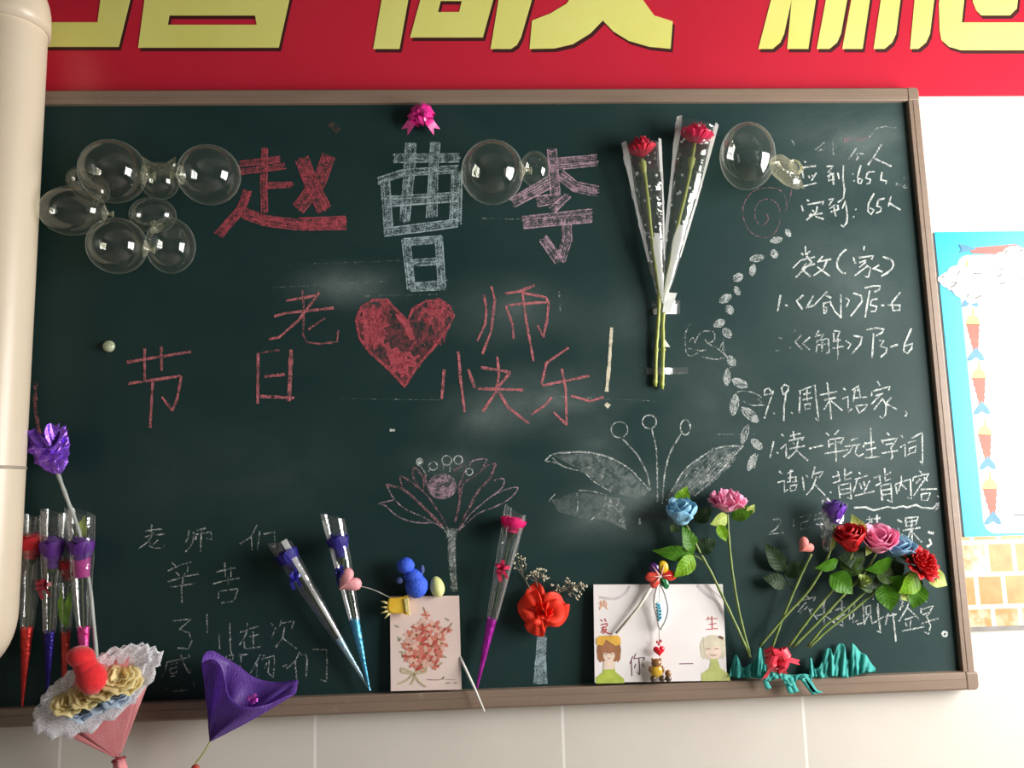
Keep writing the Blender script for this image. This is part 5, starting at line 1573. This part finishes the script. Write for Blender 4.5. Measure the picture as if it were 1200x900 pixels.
ruffle(mb, N_(370, 480, .014), [(318, 555, .012), (280, 500, .014), (275, 455, .012), (300, 425, .014), (320, 390, .014), (355, 362, .012), (380, 385, .014), (392, 420, .018)], 1, .012, .004)
ruffle(mb, N_(380, 490, .016), [(385, 420, .022), (420, 405, .018), (455, 415, .014), (475, 455, .012), (494, 465, .014), (485, 515, .014), (450, 550, .014), (400, 555, .014), (390, 590, .014)], 1, .014, .004)
ruffle(mb, N_(360, 500, .016), [(300, 545, .014), (320, 575, .012), (355, 595, .012), (385, 592, .014), (390, 550, .018)], 1, .010, .003)
b1 = obj('outer_petal', mb, M_crered, t, solid=.0008, sub=1)
mb = MB()
ruffle(mb, N_(375, 485, .024), [(300, 450, .024), (320, 410, .03), (355, 400, .034), (375, 440, .036), (380, 470, .04), (400, 500, .036)], 1, .016, .004)
ruffle(mb, N_(375, 500, .022), [(290, 480, .022), (310, 520, .03), (345, 545, .034), (375, 560, .03), (388, 575, .026)], 1, .016, .004)
ruffle(mb, N_(390, 500, .022), [(400, 520, .040), (395, 470, .040), (410, 440, .034), (440, 440, .03), (470, 470, .024), (470, 520, .02), (430, 545, .024), (400, 545, .03)], 1, .016, .004)
obj('inner_petal', mb, M_crered, t, solid=.0008, sub=1)
mb = MB()
for th in range(5): petal(mb, N_(385, 490, .022), F, th * 1.3, .9, .004, .016, .020, .004, .3, wave=.003)
obj('heart_petal', mb, M_crered, t, solid=.0008)
M_twig = mat('twig_beige', (128, 120, 100), .6)
M_flor = mat('floret_white', (216, 208, 184), .6, c2=(190, 180, 150))
tw_ = MB(); fl = MB(); r3 = random.Random(11)
for main, ends in (([(330, 400), (300, 340), (275, 275)], [(270, 250), (285, 270), (300, 275), (312, 292), (262, 285), (268, 310), (295, 300), (290, 262)]),
                   ([(360, 390), (352, 350), (360, 325)], [(335, 322), (350, 315), (372, 318), (392, 322), (400, 345), (385, 350), (365, 345), (340, 340), (328, 335), (355, 335), (392, 362), (320, 345), (378, 335)]),
                   ([(430, 420), (480, 400), (520, 395)], [(425, 380), (445, 388), (435, 400), (490, 355), (498, 368), (480, 370), (520, 380), (545, 370), (565, 390), (555, 400), (540, 412), (525, 435), (535, 430), (500, 420), (510, 400), (470, 385), (545, 385), (458, 395), (528, 402), (550, 378)])):
    mp_ = smooth_path([N_(x, y, .022) for x, y in main], 5)
    tw_.tube(mp_, .0010, 5)
    for x, y in ends:
        e = N_(x, y, .018 + r3.random() * .012)
        a = mp_[r3.randrange(len(mp_) // 3, len(mp_))]
        tw_.tube([a, (a + e) / 2 + V((r3.uniform(-.004, .004), 0, r3.uniform(-.002, .005))), e], .0007, 4)
        for q in range(3):
            fl.ball(e + V((r3.uniform(-.004, .004), r3.uniform(-.003, .003), r3.uniform(-.004, .004))), r3.uniform(.0013, .0028), None, None, None, 6, 4)
obj('dried_twig', tw_, M_twig, t); obj('white_florets', fl, M_flor, t, kind='stuff')
# ================================================================== BIG WHITE CARD WITH TWO GIRLS
cb = [B(695.5, 685, .016), B(847, 684.5, .016), B(852, 797.5, .024), B(697, 800, .024)]
M_cardw = mat('card_white', (244, 240, 238), .4, c2=(236, 228, 228), nscale=9)
t = thing('greeting_card', 'large white greeting card printed with two girls, standing on the ledge', 'card', (cb[2] + cb[3]) / 2)
mb = MB(); cn2 = slab(mb, cb, .003); obj('card_sheet', mb, M_cardw, t, smooth=False)
cr2 = lambda x, y, e=.0004: (lambda u, v: cb[0].lerp(cb[1], u).lerp(cb[3].lerp(cb[2], u), v) + cn2 * e)((x - 78) / 765, (y - 225) / 570)


def pflat(mb, pts, e=.0004): mb.poly([cr2(x, y, e) for x, y in pts])


def ell(x, y, rx, ry, n=20, a0=0, a1=6.2832): return [(x + rx * math.cos(a0 + (a1 - a0) * i / n), y + ry * math.sin(a0 + (a1 - a0) * i / n)) for i in range(n + (a1 - a0 < 6))]


Mc = {n_: mat('print_' + n_, c_, .5) for n_, c_ in (('skin', (250, 226, 208)), ('brown', (172, 116, 80)), ('gold', (240, 186, 76)), ('lime', (186, 204, 84)), ('lime_pale', (200, 208, 128)), ('blond', (226, 218, 192)), ('line', (120, 70, 60)), ('red_ink', (206, 74, 70)), ('orange_ink', (240, 176, 130)), ('violet_ink', (120, 56, 96)), ('swirl', (226, 214, 218)), ('bead_blue', (84, 178, 206)))}


def prt(name, m_, polys, parent, e=.0004):
    mb = MB()
    for i, pl in enumerate(polys): pflat(mb, pl, e + i * .00003)
    return obj(name, mb, Mc[m_], parent, smooth=False)


# the left girl: yellow headband, brown bob, lime dress
g1 = prt('printed_girl', 'brown', [ell(162, 610, 71, 78) , [(92, 600), (96, 660), (112, 682), (128, 650)], [(232, 600), (228, 660), (214, 682), (196, 650)]], t, .0004)
prt('face', 'skin', [ell(162, 640, 34, 36), [(133, 670), (190, 670), (194, 720), (128, 720)]], g1, .0006)
prt('fringe', 'brown', [[(112, 632), (110, 580), (212, 580), (212, 632), (190, 622), (162, 628), (132, 622)]], g1, .0008)
prt('headband', 'gold', [[(90, 575), (92, 540), (110, 526), (215, 524), (230, 540), (232, 578), (200, 585), (162, 560), (146, 548), (128, 582), (105, 580)]], g1, .0010)
prt('dress', 'lime', [[(84, 800), (85, 765), (125, 735), (130, 680), (192, 680), (198, 735), (246, 775), (248, 800)]], g1, .0005)
mb = MB()
for x in (144, 178): strip2(mb, [(x - 10, 628), (x, 634), (x + 10, 628)], 3, cr2, .0009)
strip2(mb, [(154, 654), (162, 657), (170, 654)], 3, cr2, .0009); obj('face_lines', mb, Mc['line'], g1, smooth=False)
# the right girl: pale hair with small flower, lime dress
g2 = prt('printed_girl', 'blond', [ell(768, 602, 76, 76), [(694, 605), (698, 650), (712, 670), (726, 645)], [(842, 605), (838, 650), (824, 672), (812, 645)]], t, .0004)
prt('face', 'skin', [ell(770, 628, 48, 40)], g2, .0006)
prt('fringe', 'blond', [[(718, 612), (712, 540), (840, 540), (842, 590), (800, 592), (764, 596), (728, 606)]], g2, .0008)
prt('dress', 'lime_pale', [[(694, 796), (696, 752), (742, 722), (755, 668), (792, 668), (808, 722), (860, 762), (862, 796)]], g2, .0005)
prt('hair_flower', 'line', [ell(812, 540, 9, 8), ell(824, 546, 8, 9)], g2, .0010)
mb = MB()
for x in (740, 790): strip2(mb, [(x - 12, 612), (x, 606), (x + 12, 612)], 3.4, cr2, .0009)
strip2(mb, [(752, 643), (770, 648), (788, 643)], 3.5, cr2, .0009); obj('face_lines', mb, Mc['line'], g2, smooth=False)
# handwriting
for m_, wd, ls in (('orange_ink', 5, [[(105, 335), (155, 325)], [(122, 318), (118, 350)], [(140, 315), (138, 345)], [(105, 358), (150, 350)], [(130, 335), (112, 375)], [(135, 340), (160, 372)], [(150, 330), (155, 350)]]),
                   ('red_ink', 6, [[(115, 432), (130, 440)], [(140, 425), (150, 445)], [(118, 462), (155, 455), (150, 472)], [(122, 480), (150, 475)], [(135, 470), (120, 510)], [(125, 492), (150, 488), (130, 515)], [(132, 495), (160, 512), (182, 516)]]),
                   ('red_ink', 5, [[(740, 440), (752, 420)], [(745, 432), (805, 430)], [(770, 415), (770, 492)], [(750, 465), (795, 460)], [(732, 494), (803, 490)]]),
                   ('violet_ink', 5, [[(300, 645), (282, 690)], [(292, 672), (292, 760)], [(318, 632), (306, 660)], [(306, 660), (366, 655), (360, 672)], [(336, 660), (338, 748), (324, 738)], [(318, 690), (308, 715)], [(352, 690), (366, 712)]]),
                   ('violet_ink', 5, [[(568, 694), (650, 693)]])):
    mb = MB()
    for i, l in enumerate(ls): strip2(mb, l, wd, cr2, .0005 + i * .00003)
    obj('handwriting', mb, Mc[m_], t, smooth=False)
mb = MB()
strip2(mb, [(690, 230), (750, 290), (810, 340), (835, 400)], 16, cr2, .0004); strip2(mb, [(290, 235), (260, 280), (200, 310), (110, 300)], 14, cr2, .0004); strip2(mb, [(740, 230), (800, 280), (835, 310)], 10, cr2, .00045)
obj('printed_swirl', mb, Mc['swirl'], t, smooth=False)

# ------- hanging charm on the card
Q = lambda x, y, d: B(680 + x / 5, 640 + y / 5, d)
s = S_(770, 700, 1, .03) / 5
c = Q(472, 180, .034)
t = thing('hanging_charm', 'flower shaped charm with string of pendants hanging over the white card', 'charm', c)
glossy = lambda n_, c_: mat(n_, c_, .18, .6)
pm = {'red': glossy('enamel_red', (228, 52, 44)), 'yellow': glossy('enamel_yellow', (242, 200, 40)), 'violet': glossy('enamel_violet', (70, 34, 96)), 'green': glossy('enamel_green', (36, 120, 70)), 'coral': glossy('enamel_coral', (240, 84, 70))}
for x, y, rx, ry, a, m_ in ((432, 128, 30, 26, .5, 'violet'), (488, 124, 27, 36, -.2, 'yellow'), (520, 172, 42, 28, .1, 'red'), (424, 180, 40, 28, -.05, 'coral'), (438, 212, 26, 32, .6, 'coral'), (493, 218, 24, 32, -.5, 'green')):
    mb = MB(); mb.ball(Q(x, y, .034), rx * s * 1.1, 8 * s + .002, ry * s * 1.1, Matrix.Rotation(a, 3, 'Y'), 16, 10)
    o = obj('petal', mb, pm[m_], t)
    mb = MB(); p0 = Q(472, 178, .040); p1 = Q(x + (x - 472) * .3, y + (y - 178) * .3, .0405)
    mb.tube([p0, p1], [.0016, .0006], 6); obj('petal_crease', mb, mat('crease_light', (250, 190, 180), .3) if m_ != 'green' else pm['green'], o)
mb = MB(); mb.ball(Q(470, 180, .040), 9 * s, 5 * s, 9 * s, None, 12, 8); obj('centre', mb, M_white, t)
mb = MB()
mb.tube(smooth_path([Q(462, 210, .033), Q(440, 280, .036), Q(436, 350, .034), Q(452, 420, .033), Q(464, 480, .033)], 5), .0032, 6)
mb.tube(smooth_path([Q(468, 210, .033), Q(500, 290, .036), Q(516, 370, .034), Q(500, 440, .033), Q(470, 490, .033)], 5), .0032, 6)
mb.tube([Q(466, 215, .033), Q(462, 330, .034), Q(464, 570, .033)], .0014, 6)
st = obj('strap', mb, mat('cord_white', (246, 244, 238), .5), t)
mb = MB(); mb.tube([Q(415, 245, .032), Q(340, 360, .030), Q(208, 512, .027)], [.0042, .0032, .0030], 8); obj('pale_strap', mb, mat('cord_cream', (226, 222, 206), .5), t)
for i, (x, y) in enumerate(((450, 340), (462, 345), (452, 358), (466, 362), (455, 376), (470, 380), (456, 394), (470, 399), (458, 412), (472, 418), (462, 432))):
    mb = MB(); mb.ball(Q(x, y, .036), 9 * s, 8 * s, 8 * s, None, 8, 6); obj('blue_bead', mb, Mc['bead_blue'], st)
mb = MB(); foam_heart(mb, Q(462, 612, .036), 36 * s, .0045, .05); obj('heart_pendant', mb, glossy('enamel_bright_red', (222, 24, 44)), t)
for x, y in ((452, 562), (472, 556), (462, 575)):
    mb = MB(); mb.ball(Q(x, y, .035), 9 * s, 7 * s, 9 * s, None, 10, 6); obj('pink_bead', mb, glossy('bead_pink', (226, 110, 120)), st)
Mbr, Myl, Mdk = glossy('enamel_brown', (150, 104, 66)), glossy('enamel_gold', (226, 180, 54)), glossy('enamel_dark', (92, 72, 60))
mb = MB(); mb.ball(Q(446, 730, .037), 38 * s, 24 * s, 36 * s, None, 16, 10); pb_ = obj('teddy_pendant', mb, Myl, t)
mb = MB(); mb.ball(Q(446, 686, .037), 30 * s, 24 * s, 27 * s, None, 16, 10); hd = obj('teddy_head', mb, Mbr, pb_)
for x in (424, 468): mb = MB(); mb.ball(Q(x, 664, .037), 9 * s, 7 * s, 9 * s, None, 10, 6); obj('teddy_ear', mb, Mbr, pb_)
for x, y in ((428, 776), (480, 776), (516, 776)): mb = MB(); mb.ball(Q(x, y, .036), 19 * s, 14 * s, 19 * s, None, 14, 8); obj('pendant_foot', mb, Mdk, pb_)
mb = MB(); mb.ball(Q(514, 746, .036), 19 * s, 15 * s, 21 * s, None, 14, 8); obj('small_bear', mb, Mbr, pb_)
for x in (412, 482): mb = MB(); mb.ball(Q(x, 722, .038), 12 * s, 10 * s, 20 * s, None, 10, 8); obj('teddy_arm', mb, Mbr, pb_)

# ================================================================== LONG STEMMED FABRIC FLOWERS ON THE RIGHT
U = lambda x, y, d: B(750 + x / 3.6, 550 + y / 3.6, d)
K = lambda x, y, d: B(890 + x / 5.2955, 590 + y / 5.2955, d)
M_skyp = mat('petal_sky_blue', (146, 206, 236), .6, c2=(176, 222, 242), nscale=30, trans=.3)
M_pinkp = mat('petal_rose_pink', (250, 150, 194), .6, c2=(254, 190, 216), nscale=30, trans=.3)
M_redp = mat('petal_scarlet', (218, 18, 30), .55, c2=(196, 10, 24), nscale=30, trans=.25)
M_bluep2 = mat('petal_dusty_blue', (130, 176, 206), .6, c2=(160, 200, 222), nscale=30, trans=.3)

# sky blue flower
t = thing('fabric_flower', 'sky blue fabric flower on a long stem, leftmost of the flowers on the right', 'flower', U(465, 792, .018))
stem('stem', [U(195, 235, .030), U(250, 345, .030), U(300, 435, .030), U(360, 560, .030), U(420, 690, .026), U(465, 792, .018)], .0032, M_stem, t)
mb = MB(); c = U(176, 226, .032); rose(mb, c, V((-.1, -.45, .9)), .036, .056, 3, wave=.10, curl=-.10, point=.3); obj('bloom', mb, M_skyp, t, solid=.0006)
leaf('leaf', U(165, 150, .014), U(196, 72, .022), .036, M_greenb, t)
leaf('leaf', U(150, 235, .02), U(130, 262, .03), .026, M_greeno, t)
leaf('leaf', U(232, 356, .030), U(50, 342, .036), .036, M_green, t, tilt=.2)
leaf('leaf', U(222, 352, .030), U(178, 238, .036), .040, M_green, t, tilt=-.3)
leaf('leaf', U(240, 352, .028), U(322, 296, .024), .038, M_greend, t, tilt=.4)
leaf('leaf', U(228, 366, .030), U(142, 456, .040), .040, M_greenb, t, tilt=.1)
stem('leaf_stalk', [U(275, 392, .030), U(255, 378, .030), U(228, 362, .030)], .0016, M_stem, t)
# pink peony
t = thing('fabric_flower', 'pink open fabric flower on a tall bare stem beside the sky blue one', 'flower', U(462, 775, .020))
stem('stem', [U(368, 190, .038), U(378, 330, .034), U(395, 470, .030), U(422, 620, .026), U(462, 775, .020)], .0030, M_stem, t)
c = U(366, 180, .040); mb = MB(); F = frame(V((0, -.35, 1)))
for i in range(7): petal(mb, c, F, i * .9, .62, .004, .034, .036, .012, .35, wave=.004)
for i in range(6): petal(mb, c, F, i * 1.05 + .4, .62, .004, .028, .047, .006, .4, wave=.004)
for i in range(5): petal(mb, c, F, i * 1.26 + .2, .7, .003, .020, .052, .0, .4, wave=.003)
obj('bloom', mb, M_pinkp, t, solid=.0007)
leaf('leaf', U(368, 196, .040), U(296, 232, .050), .034, M_greenp, t, tilt=.3)
leaf('leaf', U(330, 232, .048), U(364, 306, .050), .026, M_greenb, t)
leaf('leaf', U(385, 206, .038), U(486, 160, .046), .036, M_green, t, tilt=.3)
leaf('leaf', U(452, 188, .0445), U(484, 148, .048), .018, M_greenp, t)
leaf('leaf', U(232, 220, .010), U(300, 160, .012), .036, M_greend, t)
# salmon heart pick on a long stem
t = thing('heart_pick', 'salmon foam heart on a long thin stem among the flowers on the right', 'foam heart', K(80, 890, .018))
mb = MB(); foam_heart(mb, K(285, 262, .040), .0215, .011, -.85); obj('foam_head', mb, M_salm, t)
stem('stem', [K(322, 312, .038), K(260, 440, .034), K(190, 600, .030), K(130, 750, .024), K(80, 890, .018)], .0030, M_stem, t)
leaf('leaf', K(150, 425, .010), K(28, 240, .016), .040, M_greend, t)
leaf('leaf', K(165, 455, .012), K(272, 358, .014), .036, M_greend, t, tilt=.3)
leaf('leaf', K(165, 505, .014), K(18, 458, .020), .036, M_greend, t, tilt=-.2)
stem('leaf_stalk', [K(158, 440, .012), K(190, 510, .018), K(215, 540, .031)], .0015, M_stem_d, t)
# purple foil wrapped bud
t = thing('wrapped_bud', 'violet flower wrapped in shiny clear film, top of the flowers on the right', 'flower', K(0, 890, .022))
c = K(470, 122, .044)
mb = MB(); rose(mb, c, V((-.05, -.15, 1)), .026, .052, 4, curl=.05); obj('bloom', mb, mat('petal_violet_shiny', (104, 56, 170), .3, .6), t, smooth=False)
mb = MB(); cone_film(mb, K(468, -10, .05), K(420, 300, .034), .062, .014, .6, 0, 1, .08, .5, .16, 18, 10, pinch=.6); wr = obj('film_wrapper', mb, M_film, t, smooth=False)
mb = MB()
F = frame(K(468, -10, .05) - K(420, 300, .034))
for a in (1.0, 1.8):  # glints of the film painted as whitish strips
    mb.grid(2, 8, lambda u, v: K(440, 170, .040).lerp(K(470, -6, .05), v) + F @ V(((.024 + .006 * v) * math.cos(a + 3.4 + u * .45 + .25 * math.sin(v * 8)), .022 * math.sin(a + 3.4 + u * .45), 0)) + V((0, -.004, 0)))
obj('film_fold_glare', mb, M_fold_glare, wr, smooth=False)
stem('stem', [K(466, 135, .042), K(440, 290, .038), K(375, 430, .036), K(290, 560, .032), K(150, 710, .028), K(0, 890, .022)], .0030, M_stem, t)
leaf('leaf', K(445, 290, .040), K(462, 190, .046), .012, M_greenp, t)
leaf('leaf', K(490, 355, .040), K(338, 402, .048), .030, M_green, t, tilt=.4)
# red rose
t = thing('fabric_rose', 'scarlet fabric rose bud right under the violet wrapped flower', 'flower', K(180, 890, .024))
c = K(575, 285, .046)
mb = MB(); rose(mb, c, V((-.28, -.40, .9)), .034, .058, 4, curl=.06, point=.2); obj('bloom', mb, M_redp, t, solid=.0006)
stem('stem', [K(580, 300, .044), K(520, 440, .038), K(450, 540, .034), K(320, 700, .030), K(180, 890, .024)], .0030, M_stem, t)
leaf('leaf', K(640, 215, .042), K(572, 66, .052), .036, M_greenp, t, tilt=.3)
leaf('leaf', K(660, 345, .038), K(480, 330, .040), .052, M_greend, t)
leaf('leaf', K(500, 400, .038), K(650, 330, .042), .036, M_greeno, t, tilt=.3)
leaf('leaf', K(440, 440, .040), K(578, 562, .056), .056, M_green, t, tilt=.2)
# pink rose
t = thing('fabric_rose', 'pink fabric rose between the scarlet bud and the dusty blue flower', 'flower', K(210, 890, .026))
c = K(735, 285, .046)
mb = MB(); rose(mb, c, V((-.15, -.6, .8)), .038, .054, 4, curl=.16, wave=.05); obj('bloom', mb, M_pinkp, t, solid=.0006)
stem('stem', [K(735, 290, .044), K(660, 420, .038), K(530, 560, .034), K(380, 720, .030), K(210, 890, .026)], .0030, M_stem, t)
leaf('leaf', K(690, 250, .048), K(660, 325, .056), .020, M_greenp, t)
leaf('leaf', K(825, 352, .042), K(655, 412, .052), .042, M_green, t, tilt=.5)
leaf('leaf', K(540, 440, .040), K(660, 398, .046), .022, M_greeno, t, tilt=.4)
mb = MB(); rose(mb, K(640, 508, .046), V((.2, -.5, .8)), .014, .024, 2); obj('green_bud', mb, mat('bud_green', (150, 170, 90), .5), t)
# dusty blue flower
t = thing('fabric_flower', 'dusty blue fabric flower mostly hidden behind the pink rose', 'flower', K(300, 890, .028))
c = K(850, 320, .034)
mb = MB(); rose(mb, c, V((0, -.45, .9)), .036, .040, 3, wave=.08, curl=.14); obj('bloom', mb, M_bluep2, t, solid=.0006)
stem('stem', [K(850, 325, .034), K(790, 440, .034), K(690, 520, .033), K(500, 690, .032), K(400, 765, .030), K(300, 890, .028)], .0028, M_stem, t)
leaf('leaf', K(770, 500, .040), K(815, 672, .058), .052, M_green, t, tilt=-.2)
leaf('leaf', K(720, 520, .036), K(600, 500, .040), .030, M_greeno, t)
leaf('leaf', K(800, 430, .034), K(900, 380, .036), .042, M_greend, t)
# red carnation
t = thing('fabric_carnation', 'red ruffled fabric carnation, rightmost of the flowers on the board', 'flower', K(308, 893, .030))
c = K(985, 385, .048)
mb = MB(); carnation(mb, c, V((.45, -.7, .55)), .035, .040)
for i in range(5): petal(mb, c, frame(V((.35, -.8, .55))), i * 1.25, .6, .004, .038, .014, .01, .2, wave=.006)
obj('bloom', mb, M_redp, t, solid=.0006)
stem('stem', [K(975, 400, .044), K(900, 450, .040), K(760, 520, .038), K(560, 680, .034), K(420, 790, .032), K(312, 892, .030)], .0028, M_stem, t)
leaf('leaf', K(985, 335, .056), K(855, 322, .052), .022, M_greeno, t, tilt=.5)
leaf('leaf', K(985, 440, .052), K(862, 556, .060), .052, M_greenb, t, tilt=.3)
leaf('leaf', K(985, 490, .046), K(950, 655, .056), .050, M_green, t, tilt=-.2)
leaf('leaf', K(880, 560, .048), K(925, 605, .056), .020, M_greenp, t)
leaf('leaf', K(1040, 440, .052), K(1165, 508, .060), .046, M_greenp, t, tilt=.3)
leaf('leaf', K(880, 440, .036), K(820, 545, .038), .050, M_greend, t)
leaf('leaf', K(930, 470, .036), K(1000, 560, .040), .040, M_greeno, t)

leaf('leaf', K(720, 420, .040), K(850, 480, .044), .046, M_greeno, t, tilt=.3)
leaf('leaf', K(640, 430, .036), K(740, 530, .040), .044, M_greend, t)
leaf('leaf', K(900, 500, .044), K(800, 455, .050), .036, M_green, t, tilt=.4)
leaf('leaf', K(560, 470, .036), K(480, 430, .038), .040, M_greeno, t)
# ------- red bow over the stems
Or = lambda x, y, d: B(840 + x / 4.286, 680 + y / 4.286, d)
M_redrib = mat('ribbon_red', (240, 64, 84), .25, .7, c2=(220, 44, 64), nscale=60)
c = Or(292, 392, .052)
t = thing('ribbon_bow', 'shiny red pull bow tied over the flower stems above the teal crepe', 'bow', c)
mb = MB(); bow(mb, c, .036, 12, wd=.55, seed=9); obj('loop_cluster', mb, M_redrib, t, smooth=False, solid=.0004)
for a, wv in ((Or(412, 412, .054), (.1, 0, 1)), (Or(240, 492, .054), (1, 0, .2)), (Or(345, 470, .050), (1, 0, -.3))):
    mb = MB(); ribbon(mb, [c, (c + a) / 2 + V((0, -.010, .003)), a], .011, wv); obj('tail', mb, M_redrib, t, smooth=False, solid=.0004)

# ------- teal crepe paper along the ledge
M_teal = mat('crepe_teal', (96, 214, 204), .65, c2=(76, 196, 190), nscale=30, trans=.5, bump=.5, bscale=260)


def crepe(label, top, bot, d0, d1, fold, nf):
    """ruffled strip: polylines (crop px) for its upper and lower edge"""
    tp_ = smooth_path([V((x, y, 0)) for x, y in top], 5); bt = smooth_path([V((x, y, 0)) for x, y in bot], 5)
    at = lambda P_, u: P_[min(len(P_) - 2, int(u * (len(P_) - 1)))].lerp(P_[min(len(P_) - 2, int(u * (len(P_) - 1))) + 1], u * (len(P_) - 1) - min(len(P_) - 2, int(u * (len(P_) - 1))))
    mb = MB(); n = 60
    ph = [rnd.uniform(-.5, .5) for _ in range(n + 1)]; pA_, pB2 = rnd.uniform(0, 6), rnd.uniform(0, 6)

    def fn(u, v):
        a, b = at(tp_, u), at(bt, u)
        q = a.lerp(b, v)
        i = round(u * n)
        dd = d0 + (d1 - d0) * v + fold * (.55 * math.sin(u * nf * 4.1 + pA_) + .45 * math.sin(u * nf * 8.7 + pB2 + v * 2)) * (.5 + .5 * v) + ph[i] * .002 + .0015 * math.sin(v * 14 + u * 60)
        return Or(q.x, q.y, max(.006, dd))
    mb.grid(n, 12, fn)
    return obj('crepe_paper', mb, M_teal, None, solid=.0008, label=label, cat='crepe paper', group='teal crepe paper on the ledge')


crepe('teal crepe paper left of the red bow, beside the white card', [(66, 455), (82, 400), (96, 372), (112, 400), (130, 440), (160, 425), (195, 400), (208, 345), (222, 338), (230, 400), (245, 430)], [(66, 482), (100, 490), (150, 487), (185, 490), (215, 495), (250, 488)], .014, .026, .008, 6)
mbx = crepe('teal crepe paper under the red bow with fringes hanging down the frame', [(225, 450), (255, 455), (280, 440), (330, 468), (390, 475), (440, 470), (475, 480)], [(245, 500), (270, 505), (320, 490), (345, 520), (385, 530), (405, 500), (450, 510), (480, 500)], .040, .046, .006, 5)
for pts in ([(250, 470), (246, 510), (262, 545)], [(335, 480), (355, 520), (372, 562), (402, 562)], [(370, 490), (385, 530), (400, 560)], [(440, 480), (470, 520), (490, 552), (522, 566)], [(425, 485), (455, 525), (492, 572)]):
    mb = MB(); ribbon(mb, [Or(x, y, .046) for x, y in pts], .012, (1, 0, .3), False)
    o = obj('fringe', mb, M_teal, mbx, solid=.0007)
crepe('teal crepe paper with tall peaks right of the red bow', [(462, 470), (468, 395), (478, 398), (486, 440), (520, 430), (540, 360), (570, 340), (585, 380), (606, 325), (640, 322), (650, 380), (668, 395), (676, 322), (694, 326), (720, 360), (750, 375), (770, 410), (796, 440)], [(462, 488), (500, 486), (540, 490), (580, 482), (620, 485), (660, 487), (700, 478), (740, 465), (796, 458)], .012, .026, .009, 9)
mb = MB()
